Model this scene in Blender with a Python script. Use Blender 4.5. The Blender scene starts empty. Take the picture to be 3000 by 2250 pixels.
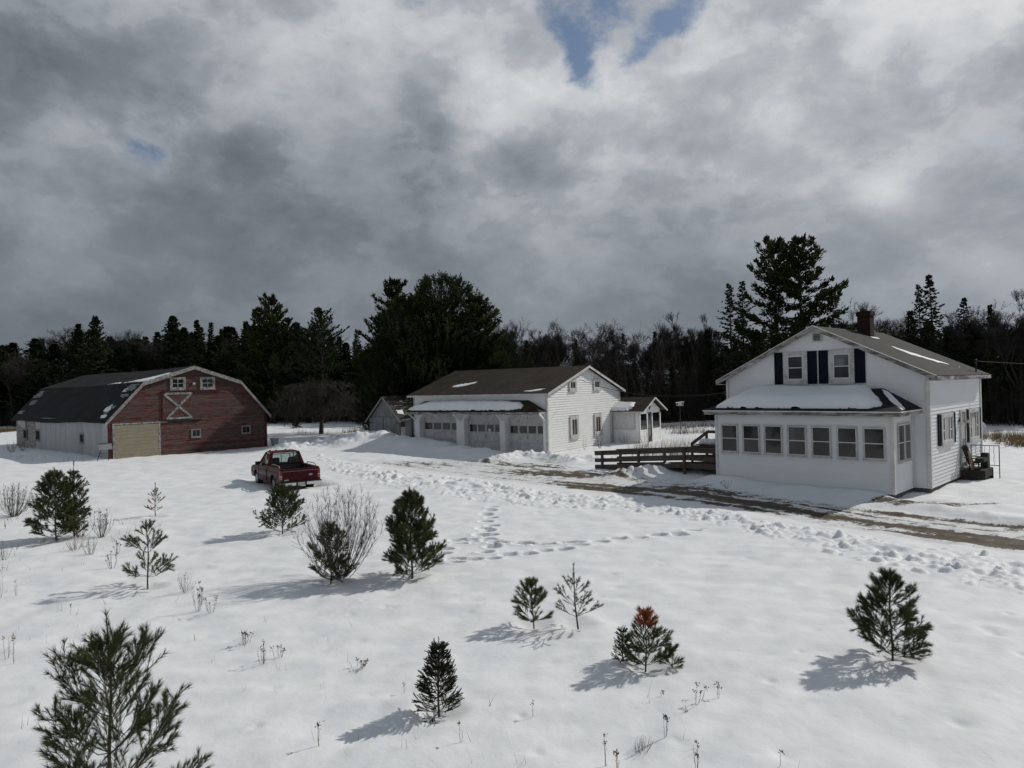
import bpy, math, random
import numpy as np
from mathutils import Vector, Matrix
D = bpy.data
SC = bpy.context.scene
COL = SC.collection
rad = math.radians
V3 = Vector
Z = Vector((0, 0, 1))

# ------------------------------------------------------------------ camera
F, CH, ROLL, PIT = 2050.0, 4.1, 0.0255, 5 / 2050.0
cam = D.cameras.new('camera')
cam.sensor_width = 36.0
cam.lens = F * 36.0 / 3000.0
cam.clip_end = 3000
cam.clip_start = 0.1
camo = D.objects.new('camera', cam)
COL.objects.link(camo)
camo.location = (0, 0, CH)
camo.rotation_euler = (Matrix.Rotation(rad(90) + PIT, 3, 'X') @ Matrix.Rotation(-ROLL, 3, 'Z')).to_euler()
SC.camera = camo
_fw = V3((0, math.cos(PIT), math.sin(PIT)))
_u0 = V3((1, 0, 0)).cross(_fw)
_R = V3((1, 0, 0)) * math.cos(ROLL) - _u0 * math.sin(ROLL)
_U = V3((1, 0, 0)) * math.sin(ROLL) + _u0 * math.cos(ROLL)


def at(px, py, z=0.0):
    """a point of the photograph (3000 px wide) turned into the ground point seen there"""
    d = _fw + _R * ((px - 1500) / F) - _U * ((py - 1125) / F)
    t = (z - CH) / d.z
    return V3((0, 0, CH)) + d * t


def sky_dir(px, py):
    return (_fw + _R * ((px - 1500) / F) - _U * ((py - 1125) / F)).normalized()


def far_at(px, dist):
    d = _fw + _R * ((px - 1500) / F) - _U * ((1130 - .0255 * (px - 1500) - 1125) / F)
    return V3((d.x / d.y * dist, dist, 0))


def top_z(px, py, dist):
    d = _fw + _R * ((px - 1500) / F) - _U * ((py - 1125) / F)
    return CH + d.z / d.y * dist


# ------------------------------------------------------------------ nodes
class NT:
    def __init__(s, tree):
        s.t = tree
        tree.nodes.clear()

    def n(s, typ, ins=None, out=0, **kw):
        nd = s.t.nodes.new(typ)
        for k, v in kw.items():
            setattr(nd, k, v)
        for k, v in (ins or {}).items():
            if isinstance(v, bpy.types.NodeSocket):
                s.t.links.new(v, nd.inputs[k])
            else:
                nd.inputs[k].default_value = v
        return nd.outputs[out] if out is not None else nd

    def coord(s, which='Object'):
        return s.n('ShaderNodeTexCoord', out=which)

    def scale(s, v, sc):
        return s.n('ShaderNodeMapping', {'Vector': v, 'Scale': sc})

    def noise(s, v, sc=1.0, det=4.0, rough=.55, dist=0.0):
        return s.n('ShaderNodeTexNoise', {'Vector': v, 'Scale': sc, 'Detail': det, 'Roughness': rough, 'Distortion': dist})

    def ramp(s, f, stops, interp='LINEAR'):
        nd = s.t.nodes.new('ShaderNodeValToRGB')
        s.t.links.new(f, nd.inputs[0])
        r = nd.color_ramp
        r.interpolation = interp
        while len(r.elements) < len(stops):
            r.elements.new(0.5)
        for e, (p, c) in zip(r.elements, stops):
            e.position = p
            if not hasattr(c, '__len__'):
                c = (c, c, c)
            e.color = (*c, 1)
        return nd.outputs[0]

    def mix(s, f, a, b, mode='MIX'):
        nd = s.t.nodes.new('ShaderNodeMix')
        nd.data_type = 'RGBA'
        nd.blend_type = mode
        for i, v in ((0, f), (6, a), (7, b)):
            if isinstance(v, bpy.types.NodeSocket):
                s.t.links.new(v, nd.inputs[i])
            elif i == 0:
                nd.inputs[0].default_value = v
            else:
                nd.inputs[i].default_value = (*v, 1) if len(v) == 3 else v
        return nd.outputs[2]

    def math(s, op, a, b=0.0, clamp=False):
        nd = s.t.nodes.new('ShaderNodeMath')
        nd.operation = op
        nd.use_clamp = clamp
        for i, v in ((0, a), (1, b)):
            if isinstance(v, bpy.types.NodeSocket):
                s.t.links.new(v, nd.inputs[i])
            else:
                nd.inputs[i].default_value = v
        return nd.outputs[0]

    def attr(s, name, out=2):
        return s.n('ShaderNodeAttribute', attribute_name=name, out=out)

    def bump(s, h, strength=.3, dist=.02):
        return s.n('ShaderNodeBump', {'Height': h, 'Strength': strength, 'Distance': dist})

    def sep(s, v, i):
        return s.n('ShaderNodeSeparateXYZ', {0: v}, out=i)

    def principled(s, col, rough=.7, bump=None, spec=.3, metal=0.0, sub=0.0, coat=0.0):
        nd = s.t.nodes.new('ShaderNodeBsdfPrincipled')
        for k, v in (('Base Color', col), ('Roughness', rough), ('Specular IOR Level', spec), ('Metallic', metal), ('Coat Weight', coat)):
            if isinstance(v, bpy.types.NodeSocket):
                s.t.links.new(v, nd.inputs[k])
            else:
                nd.inputs[k].default_value = (*v, 1) if hasattr(v, '__len__') and len(v) == 3 else v
        if bump is not None:
            s.t.links.new(bump, nd.inputs['Normal'])
        return nd.outputs[0]

    def out(s, sh):
        o = s.t.nodes.new('ShaderNodeOutputMaterial')
        s.t.links.new(sh, o.inputs[0])


M = {}


def newmat(name):
    m = D.materials.new(name)
    m.use_nodes = True
    M[name] = m
    return NT(m.node_tree)


def simple(name, col, rough=.7, var=.25, sc=6.0, spec=.3, metal=0.0, bump=0.0, stretch=(1, 1, 1), coat=0.0):
    t = newmat(name)
    v = t.scale(t.coord(), stretch)
    f = t.noise(v, sc, 6, .6)
    lo = tuple(c * (1 - var) for c in col)
    hi = tuple(min(1, c * (1 + var)) for c in col)
    c = t.ramp(f, [(.3, lo), (.7, hi)])
    b = t.bump(f, bump, .01) if bump else None
    t.out(t.principled(c, rough, b, spec, metal, coat=coat))


def peeling(name, paint, wood, thr=.5, soft=.06, stretch=(1, 1, 6), sc=4.0, boards=0.0, rough=.75):
    """paint flaking off bare weathered boards"""
    t = newmat(name)
    co = t.coord()
    v = t.scale(co, stretch)
    f = t.noise(v, sc, 9, .68, .4)
    g = t.noise(t.scale(co, tuple(k * 3 for k in stretch)), sc * 2, 5, .6)
    m = t.ramp(f, [(thr - soft, 0.0), (thr + soft, 1.0)])
    w = t.ramp(g, [(.25, tuple(c * .55 for c in wood)), (.75, tuple(c * 1.35 for c in wood))])
    p = t.ramp(g, [(.3, tuple(c * .8 for c in paint)), (.7, tuple(min(.9, c * 1.1) for c in paint))])
    c = t.mix(m, w, p)
    if boards:
        zz = t.sep(co, 2)
        i = t.math('FLOOR', t.math('DIVIDE', zz, boards))
        wn = t.n('ShaderNodeTexWhiteNoise', {'W': i}, noise_dimensions='1D')
        c = t.mix(1.0, c, t.ramp(wn, [(0, .7), (1, 1.15)]), 'MULTIPLY')
    t.out(t.principled(c, rough, t.bump(g, .25, .01), .25))


# snow ----------------------------------------------------------------------
def snow_nodes(t, co):
    n1 = t.noise(co, 9, 7, .65)
    n2 = t.noise(co, 60, 4, .7)
    h = t.math('ADD', n1, t.math('MULTIPLY', n2, .25))
    c = t.ramp(t.noise(co, .8, 6, .6), [(.3, (.80, .825, .85)), (.7, (.87, .885, .90))])
    return c, h


t = newmat('snow')
co = t.coord()
c, h = snow_nodes(t, co)
t.out(t.principled(c, .6, t.bump(h, .25, .03), .25))

t = newmat('ground')
co = t.coord()
c, h = snow_nodes(t, co)
dirt = t.attr('dirt')
brk = t.noise(t.scale(co, (1, 1, 1)), 9, 8, .8)
brk2 = t.noise(co, 1.7, 6, .6)
dm = t.math('ADD', dirt, t.math('MULTIPLY', t.math('SUBTRACT', brk, .5), 1.5))
dm = t.math('ADD', dm, t.math('MULTIPLY', t.math('SUBTRACT', brk2, .5), .5))
dm = t.ramp(dm, [(.40, 0.0), (.56, 1.0)])
soil = t.ramp(t.noise(co, 11, 7, .7), [(.25, (.035, .027, .02)), (.5, (.085, .066, .044)), (.75, (.17, .135, .085))])
slush = t.ramp(t.noise(co, 3, 5, .6), [(.35, (.80, .82, .84)), (.7, (.55, .53, .50))])
road = t.attr('road')
c2 = t.mix(t.math('MULTIPLY', road, .55), c, slush)
c3 = t.mix(dm, c2, soil)
fl = t.attr('forest')
litter = t.ramp(t.noise(co, 2.5, 6, .7), [(.35, (.035, .028, .02)), (.55, (.09, .07, .05)), (.8, (.2, .19, .18))])
flm = t.ramp(t.math('ADD', fl, t.math('MULTIPLY', t.math('SUBTRACT', brk, .5), .6)), [(.4, 0.0), (.6, 1.0)])
c4 = t.mix(flm, c3, litter)
t.out(t.principled(c4, .65, t.bump(h, .3, .03), .2))

# house materials -------------------------------------------------------------
t = newmat('white_siding')
co = t.coord()
st = t.noise(t.scale(co, (.5, .5, 3)), 1.5, 6, .6)
c = t.ramp(st, [(.25, (.78, .79, .79)), (.6, (.83, .84, .85))])
t.out(t.principled(c, .5, None, .3))
t = newmat('garage_siding')
co = t.coord()
st = t.noise(t.scale(co, (.6, .6, 3)), 1.5, 7, .65)
fl = t.noise(t.scale(co, (2, 2, 8)), 3, 8, .7)
c = t.ramp(st, [(.25, (.74, .74, .72)), (.55, (.84, .84, .83))])
c = t.mix(t.ramp(fl, [(.66, 0.0), (.78, .5)]), c, (.50, .48, .45))
t.out(t.principled(c, .55, None, .25))
peeling('weathered_white', (.60, .60, .58), (.36, .34, .32), .42, .10, (1, 1, 1), 2.6)
peeling('worn_fascia', (.48, .47, .45), (.13, .115, .10), .53, .10, (.6, .6, 3), 2.2)
peeling('barn_red', (.125, .014, .012), (.104, .080, .072), .535, .06, (.75, .75, 4.2), 2.0, .12)
peeling('barn_trim_red', (.075, .009, .008), (.075, .06, .055), .42, .1, (2, 2, 1), 3)
peeling('barn_white', (.38, .38, .37), (.15, .14, .13), .50, .08, (2, 2, 2), 4)
peeling('barn_old_clapboard', (.50, .50, .48), (.15, .12, .09), .50, .08, (1, 1, 5), 2.2)
peeling('shed_grey', (.34, .35, .36), (.17, .165, .16), .50, .15, (4, 4, .5), 3)
peeling('garage_door', (.62, .62, .62), (.40, .38, .36), .40, .14, (1, 1, 1.4), 2.2)
peeling('grey_door', (.34, .33, .32), (.18, .17, .16), .5, .15, (5, 5, .5), 3)
simple('shutter_blue', (.006, .009, .017), .75, .3, 6, .12)
simple('foundation', (.10, .095, .09), .9, .5, 5)
simple('sash_white', (.66, .65, .63), .5, .12, 5)
simple('curtain', (.36, .36, .37), .9, .15, 8)
simple('metal_dark', (.03, .03, .032), .55, .3, 9, metal=.3)
simple('metal_grey', (.30, .31, .32), .45, .2, 6, metal=.5)
simple('lamp_cream', (.65, .62, .52), .5, .1)
simple('wood_deck', (.085, .068, .055), .85, .4, 6, stretch=(1, 1, 4), bump=.2)
simple('wood_dark', (.035, .03, .026), .85, .4, 7)
simple('wood_tan', (.20, .14, .085), .8, .3, 7)
simple('crate_green', (.028, .04, .032), .7, .3, 7)
simple('brown_door', (.10, .08, .065), .8, .3, 5)
simple('orange_soil', (.22, .09, .035), .9, .4, 6)
simple('galvanised', (.42, .44, .45), .5, .15, 5, metal=.2)
t = newmat('barn_metal')
co = t.coord()
w = t.n('ShaderNodeTexWave', {'Vector': co, 'Scale': 2.2, 'Distortion': 0.0}, out=1, wave_type='BANDS', bands_direction='Y')
sheet = t.n('ShaderNodeTexWhiteNoise', {'W': t.math('FLOOR', t.math('DIVIDE', t.sep(co, 1), 1.3))}, noise_dimensions='1D')
c = t.mix(1.0, t.ramp(sheet, [(0, (.42, .43, .44)), (1, (.52, .525, .53))]), t.ramp(t.noise(t.scale(co, (1, 2, .3)), 2, 5, .6), [(.3, .75), (.7, 1.0)]), 'MULTIPLY')
t.out(t.principled(c, .55, t.bump(w, .5, .02), .4))


def shingles(name, dark, light, moss=None, row=.14, along=0):
    t = newmat(name)
    co = t.coord()
    big = t.noise(t.scale(co, (.6, .25, .6)), 1.6, 6, .62)
    fine = t.noise(co, 26, 4, .7)
    c = t.ramp(big, [(.3, dark), (.7, light)])
    c = t.mix(1.0, c, t.ramp(fine, [(.3, .62), (.7, 1.25)]), 'MULTIPLY')
    br = t.n('ShaderNodeTexBrick', {'Vector': t.attr('roof_uv', 1), 'Scale': 1.0, 'Mortar Size': .012, 'Brick Width': .33, 'Row Height': row, 'Color1': (1, 1, 1, 1), 'Color2': (.72, .72, .72, 1), 'Mortar': (.45, .45, .45, 1)})
    c = t.mix(.85, c, br, 'MULTIPLY')
    if moss:
        c = t.mix(t.ramp(t.noise(co, 1.2, 7, .7), [(.5, 0.0), (.65, .8)]), c, moss)
    t.out(t.principled(c, .85, t.bump(fine, .3, .01), .2))


shingles('roof_house', (.028, .030, .027), (.056, .057, .050))
shingles('roof_garage', (.026, .019, .014), (.055, .040, .028), (.045, .042, .02))
shingles('roof_porch', (.012, .018, .018), (.022, .028, .027))
shingles('roof_barn', (.004, .006, .007), (.026, .029, .030))
shingles('roof_shed', (.03, .026, .023), (.10, .092, .085))
t = newmat('chimney_brick')
br = t.n('ShaderNodeTexBrick', {'Vector': t.n('ShaderNodeMapping', {'Vector': t.coord(), 'Rotation': (rad(90), 0, 0)}), 'Scale': 1.0, 'Mortar Size': .008, 'Brick Width': .2, 'Row Height': .07, 'Color1': (.040, .014, .012, 1), 'Color2': (.026, .010, .009, 1), 'Mortar': (.034, .027, .025, 1)})
t.out(t.principled(br, .85, None, .2))
t = newmat('cream_door')
co = t.coord()
c = t.ramp(t.noise(t.scale(co, (1, 1, 3)), 2, 6, .6), [(.3, (.225, .20, .14)), (.7, (.305, .272, .195))])
t.out(t.principled(c, .55, None, .3))


def glass(name, col, rough=.06):
    t = newmat(name)
    b = t.bump(t.noise(t.coord(), 1.3, 2, .5), .05, .03)
    c = t.ramp(t.noise(t.coord(), 1.6, 4, .6), [(.35, tuple(k * .3 for k in col)), (.65, tuple(k * 1.6 for k in col))])
    t.out(t.principled(c, rough, b, .5))


glass('glass_dark', (.012, .013, .014))
glass('glass_grey', (.028, .030, .033))
glass('glass_blind', (.075, .078, .083))
glass('glass_curtain', (.12, .125, .13), .12)
glass('glass_teal', (.012, .02, .021))
glass('glass_brown', (.05, .022, .012), .2)
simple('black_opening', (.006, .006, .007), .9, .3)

# vegetation -------------------------------------------------------------------


def leafmat(name, dark, light, trans=.25, objvar=.25):
    t = newmat(name)
    a = t.attr('tint')
    c = t.ramp(a, [(0, dark), (1, light)])
    oi = t.n('ShaderNodeObjectInfo', out='Random')
    c = t.mix(1.0, c, t.ramp(oi, [(0, 1 - objvar), (1, 1 + objvar)]), 'MULTIPLY')
    d = t.n('ShaderNodeBsdfDiffuse', {'Color': c})
    tr = t.n('ShaderNodeBsdfTranslucent', {'Color': c})
    t.out(t.n('ShaderNodeMixShader', {0: trans, 1: d, 2: tr}))


leafmat('needles_forest', (.014, .022, .014), (.052, .066, .032))
leafmat('needles_pine', (.017, .027, .013), (.070, .085, .030))
leafmat('needles_young', (.038, .054, .030), (.135, .145, .066), .36)
leafmat('needles_spruce', (.024, .034, .016), (.075, .080, .034))
leafmat('needles_rust', (.20, .055, .025), (.34, .12, .05), .3)
leafmat('needles_olive', (.045, .055, .02), (.11, .115, .04), .3)
leafmat('grass_tan', (.10, .070, .035), (.27, .20, .11), .2)
leafmat('grass_rust', (.07, .045, .03), (.16, .105, .065), .2)
simple('bark_dark', (.030, .026, .023), .9, .4, 5, stretch=(1, 1, .3))
simple('bark_grey', (.030, .027, .025), .9, .35, 5)
simple('twig_grey', (.026, .023, .022), .9, .3, 4)
simple('twig_dark', (.040, .034, .031), .9, .3, 4)
simple('twig_red', (.075, .055, .048), .85, .3, 4)
simple('stem_pine', (.085, .07, .055), .85, .3, 9)
simple('twig_apple', (.052, .045, .041), .9, .3, 4)
simple('weed_stem', (.13, .108, .085), .9, .35, 6)
simple('weed_tan', (.20, .15, .095), .9, .3, 6)


# ------------------------------------------------------------------ mesh building
class MB:
    def __init__(s):
        s.v, s.f, s.uv = [], [], {}

    def poly(s, pts, uv=None):
        b = len(s.v)
        s.v += [tuple(p) for p in pts]
        s.f.append(tuple(range(b, b + len(pts))))
        if uv:
            s.uv[len(s.f) - 1] = uv

    def hexa(s, p):
        """eight corners: bottom ring 0-3, top ring 4-7"""
        b = len(s.v)
        s.v += [tuple(q) for q in p]
        for q in ((3, 2, 1, 0), (4, 5, 6, 7), (0, 1, 5, 4), (1, 2, 6, 5), (2, 3, 7, 6), (3, 0, 4, 7)):
            s.f.append(tuple(b + i for i in q))

    def box(s, x0, x1, y0, y1, z0, z1):
        s.hexa([(x0, y0, z0), (x1, y0, z0), (x1, y1, z0), (x0, y1, z0), (x0, y0, z1), (x1, y0, z1), (x1, y1, z1), (x0, y1, z1)])

    def wbox(s, W, u0, u1, z0, z1, d0, d1):
        P = W.P
        s.hexa([P(u0, z0, d1), P(u1, z0, d1), P(u1, z0, d0), P(u0, z0, d0), P(u0, z1, d1), P(u1, z1, d1), P(u1, z1, d0), P(u0, z1, d0)])

    def bar(s, p, q, w, h, up=Z):
        p, q = V3(p), V3(q)
        d = (q - p).normalized()
        a = d.cross(up)
        if a.length < 1e-4:
            a = d.cross(V3((1, 0, 0)))
        a = a.normalized() * (w / 2)
        b = a.cross(d).normalized() * (h / 2)
        s.hexa([p - a - b, p + a - b, q + a - b, q - a - b, p - a + b, p + a + b, q + a + b, q - a + b])

    def tube(s, pts, r, n=6, cap=True):
        pts = [V3(p) for p in pts]
        rs = r if hasattr(r, '__len__') else [r] * len(pts)
        b0 = len(s.v)
        ref = None
        for i, p in enumerate(pts):
            d = (pts[min(i + 1, len(pts) - 1)] - pts[max(i - 1, 0)]).normalized()
            if ref is None:
                ref = d.cross(V3((.3, .7, .2)))
            a = (ref - d * ref.dot(d)).normalized()
            ref = a
            b = d.cross(a)
            for k in range(n):
                an = 2 * math.pi * k / n
                s.v.append(tuple(p + (a * math.cos(an) + b * math.sin(an)) * rs[i]))
        for i in range(len(pts) - 1):
            for k in range(n):
                k2 = (k + 1) % n
                s.f.append((b0 + i * n + k, b0 + i * n + k2, b0 + (i + 1) * n + k2, b0 + (i + 1) * n + k))
        if cap:
            s.f.append(tuple(b0 + k for k in range(n))[::-1])
            s.f.append(tuple(b0 + (len(pts) - 1) * n + k for k in range(n)))

    def prism(s, pts, off):
        off = V3(off)
        b = len(s.v)
        n = len(pts)
        s.v += [tuple(p) for p in pts] + [tuple(V3(p) + off) for p in pts]
        s.f.append(tuple(range(b, b + n)))
        s.f.append(tuple(range(b + 2 * n - 1, b + n - 1, -1)))
        for i in range(n):
            j = (i + 1) % n
            s.f.append((b + i, b + j, b + n + j, b + n + i))

    def sphere(s, c, r, nu=8, nv=6, sz=1.0):
        b = len(s.v)
        for j in range(1, nv):
            ph = math.pi * j / nv
            for i in range(nu):
                th = 2 * math.pi * i / nu
                s.v.append((c[0] + r * math.sin(ph) * math.cos(th), c[1] + r * math.sin(ph) * math.sin(th), c[2] + r * sz * math.cos(ph)))
        s.v += [(c[0], c[1], c[2] + r * sz), (c[0], c[1], c[2] - r * sz)]
        tp, bt = len(s.v) - 2, len(s.v) - 1
        for i in range(nu):
            k = (i + 1) % nu
            s.f.append((tp, b + i, b + k))
            for j in range(nv - 2):
                s.f.append((b + j * nu + i, b + (j + 1) * nu + i, b + (j + 1) * nu + k, b + j * nu + k))
            s.f.append((bt, b + (nv - 2) * nu + k, b + (nv - 2) * nu + i))

    def build(s, name, m, parent=None, smooth=False, bevel=0.0):
        me = D.meshes.new(name)
        me.from_pydata(s.v, [], s.f)
        if s.uv:
            ul = me.uv_layers.new(name='roof_uv')
            for p in me.polygons:
                u = s.uv.get(p.index)
                if u:
                    for k, li in enumerate(p.loop_indices):
                        ul.data[li].uv = u[k]
        me.materials.append(M[m])
        if smooth:
            me.polygons.foreach_set('use_smooth', [True] * len(me.polygons))
        me.update()
        o = D.objects.new(name, me)
        COL.objects.link(o)
        if parent is not None:
            o.parent = parent
        if bevel:
            md = o.modifiers.new('bevel', 'BEVEL')
            md.width = bevel
            md.segments = 2
            md.limit_method = 'ANGLE'
        return o


class Pieces:
    """every box becomes a part of its own"""

    def __init__(s, name, m, parent):
        s.a = (name, m, parent)

    def wbox(s, *a):
        b = MB()
        b.wbox(*a)
        b.build(*s.a)


class Wall:
    """a wall plane: origin, horizontal direction a, outward normal n"""

    def __init__(s, o, a, n):
        s.o, s.a, s.n = V3(o), V3(a), V3(n)

    def P(s, u, z, d=0.0):
        return s.o + s.a * u + s.n * d + Z * z


def npmesh(name, Vs, Fs, m, parent=None, tint=None, smooth=False, link=True):
    me = D.meshes.new(name)
    nv, nf, k = len(Vs), len(Fs), Fs.shape[1]
    me.vertices.add(nv)
    me.vertices.foreach_set('co', np.asarray(Vs, np.float32).ravel())
    me.loops.add(nf * k)
    me.loops.foreach_set('vertex_index', np.asarray(Fs, np.int32).ravel())
    me.polygons.add(nf)
    me.polygons.foreach_set('loop_start', np.arange(0, nf * k, k, dtype=np.int32))
    me.polygons.foreach_set('loop_total', np.full(nf, k, np.int32))
    if smooth:
        me.polygons.foreach_set('use_smooth', np.ones(nf, bool))
    me.update(calc_edges=True)
    if tint is not None:
        a = me.attributes.new('tint', 'FLOAT', 'POINT')
        a.data.foreach_set('value', np.asarray(tint, np.float32))
    me.materials.append(M[m])
    o = D.objects.new(name, me)
    if link:
        COL.objects.link(o)
        if parent is not None:
            o.parent = parent
    return o


def tag(o, label, cat, group=None, kind=None):
    if label:
        o['label'] = label
    if cat:
        o['category'] = cat
    if group:
        o['group'] = group
    if kind:
        o['kind'] = kind
    return o


def thing(name, label, cat, loc=(0, 0, 0), rz=0.0, group=None):
    o = D.objects.new(name, None)
    COL.objects.link(o)
    o.empty_display_size = .3
    o.location = loc
    o.rotation_euler = (0, 0, rz)
    return tag(o, label, cat, group)


def copy_tree(o, parent=None):
    c = o.copy()
    COL.objects.link(c)
    if parent is not None:
        c.parent = parent
    for ch in [q for q in D.objects if q.parent == o]:
        copy_tree(ch, c)
    return c


# ------------------------------------------------------------------ noise on arrays
def perl(x, y, seed=0):
    x = np.asarray(x, float)
    y = np.asarray(y, float)
    xi, yi = np.floor(x).astype(np.int64), np.floor(y).astype(np.int64)
    xf, yf = x - xi, y - yi
    u = xf * xf * xf * (xf * (xf * 6 - 15) + 10)
    v = yf * yf * yf * (yf * (yf * 6 - 15) + 10)

    def g(ix, iy, dx, dy):
        h = (ix * 374761393 + iy * 668265263 + seed * 974711) & 0x7fffffff
        h = ((h ^ (h >> 13)) * 1274126177) & 0x7fffffff
        h = (h ^ (h >> 16)) & 0xffff
        a = h * (2 * np.pi / 65536)
        return np.cos(a) * dx + np.sin(a) * dy
    a = g(xi, yi, xf, yf)
    b = g(xi + 1, yi, xf - 1, yf)
    c = g(xi, yi + 1, xf, yf - 1)
    d = g(xi + 1, yi + 1, xf - 1, yf - 1)
    return (a + (b - a) * u + (c - a) * v + (a - b - c + d) * u * v) * 1.4


def fbm(x, y, oct=4, seed=0, gain=.5):
    s, a, f = 0, 1, 1
    for i in range(oct):
        s = s + a * perl(x * f, y * f, seed + i * 17)
        a *= gain
        f *= 2.03
    return s


def sstep(a, b, x):
    t = np.clip((x - a) / (b - a), 0, 1)
    return t * t * (3 - 2 * t)


def dist_poly(x, y, pts):
    """distance to a polyline, plus running length of the nearest point and the signed side"""
    best = np.full(np.shape(x), 1e9)
    along = np.zeros(np.shape(x))
    side = np.zeros(np.shape(x))
    L = 0
    for (x0, y0), (x1, y1) in zip(pts[:-1], pts[1:]):
        dx, dy = x1 - x0, y1 - y0
        l = math.hypot(dx, dy)
        t = np.clip(((x - x0) * dx + (y - y0) * dy) / (l * l), 0, 1)
        ex, ey = x - x0 - t * dx, y - y0 - t * dy
        d = np.hypot(ex, ey)
        m = d < best
        best = np.where(m, d, best)
        along = np.where(m, L + t * l, along)
        side = np.where(m, np.sign(dx * ey - dy * ex), side)
        L += l
    return best, along, side


def inside(x, y, pts):
    r = np.zeros(np.shape(x), bool)
    n = len(pts)
    for i in range(n):
        (x0, y0), (x1, y1) = pts[i], pts[(i + 1) % n]
        c = ((y0 > y) != (y1 > y))
        xx = (x1 - x0) * (y - y0) / (y1 - y0 + 1e-12) + x0
        r ^= c & (x < xx)
    return r


# ------------------------------------------------------------------ the ground
ROAD_NEAR = [(19, 3), (14.4, 10.0)] + [tuple(at(a, b)[:2]) for a, b in ((3000, 1628), (2700, 1588), (2400, 1543), (2100, 1486), (1800, 1447), (1500, 1416), (1200, 1383), (1000, 1350))]
ROAD_FAR = [(-8.6, 40.2), (-5, 40.6), (-.1, 39.0), (2.8, 37.6), (3.4, 34.6), (4.8, 32.0), (7.2, 28.2), (9.6, 24.6), (12.0, 21.6), (14.2, 18.6), (19, 12), (26, 2)]
ROAD = ROAD_NEAR + ROAD_FAR
BANK = ROAD_NEAR + [(-12, 44), (-12.2, 43), (-8.4, 33.6), (-4.2, 27.8), (-.1, 24.2), (3.2, 22.9), (5.7, 19.8), (7.2, 16.7), (8.2, 14.2), (9.8, 12.2), (13, 6), (17, 1)]


def px(*pts):
    return [tuple(at(*p)[:2]) for p in pts]


RIDGES = [  # snow piles: polyline, height, half width, lump size
    (px((1440, 1352), (1520, 1338), (1600, 1340), (1670, 1354)), .27, .7, .16),
    (px((840, 1318), (960, 1308), (1040, 1308), (1120, 1304)), .44, 1.3, .34),
    (px((1040, 1308), (1110, 1306), (1190, 1316), (1290, 1322), (1400, 1332)), .42, 1.5, .05),
    (px((1800, 1398), (1880, 1394), (1960, 1384), (2010, 1378), (2075, 1396)), .25, .8, .13),
    (px((1690, 1345), (1760, 1350), (1800, 1352)), .22, .8, .08),
    ([(8.0, 27.9), (10.1, 25.6), (12.2, 23.5)], .24, .55, .03),
    (px((2650, 1478), (2800, 1500), (3000, 1532), (3200, 1570)), .16, .5, .04),
]
RUT = [[(p[0] + o * .72, p[1] + o * .62) for p in ROAD_NEAR[:-1]] for o in (1.0, 1.7, 3.0, 3.7)]
DIRT = [(1640, 1385, 2.2, 1.1), (1750, 1425, 1.7, .9), (1560, 1362, 2.0, .8), (1660, 1345, 1.2, .8), (2060, 1442, 1.6, .8), (2230, 1472, 2.0, .8), (1900, 1428, 1.2, .7),
        (2550, 1520, 1.6, .5), (2400, 1500, 1.6, .55), (2720, 1545, 1.4, .45), (2900, 1578, 1.6, .6), (1230, 1358, 2.2, .55), (1080, 1362, 1.0, .5), (1400, 1352, 1.6, .5), (2830, 1520, 1.6, .4), (1480, 1402, 1.0, .35), (2950, 1610, 1.2, .4)]
DIRT = [(*at(a, b)[:2], c * .9, d) for a, b, c, d in DIRT]
BARE = [(2720, 1478, 1.1, .45), (2870, 1476, .6, .3), (2640, 1468, .9, .5), (1690, 1338, .9, .35), (900, 1420, .5, .4)]
BARE = [(*at(a, b)[:2], c, d) for a, b, c, d in BARE]
TRUCK_AT = V3((-9.02, 29.55, -.19))


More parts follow.
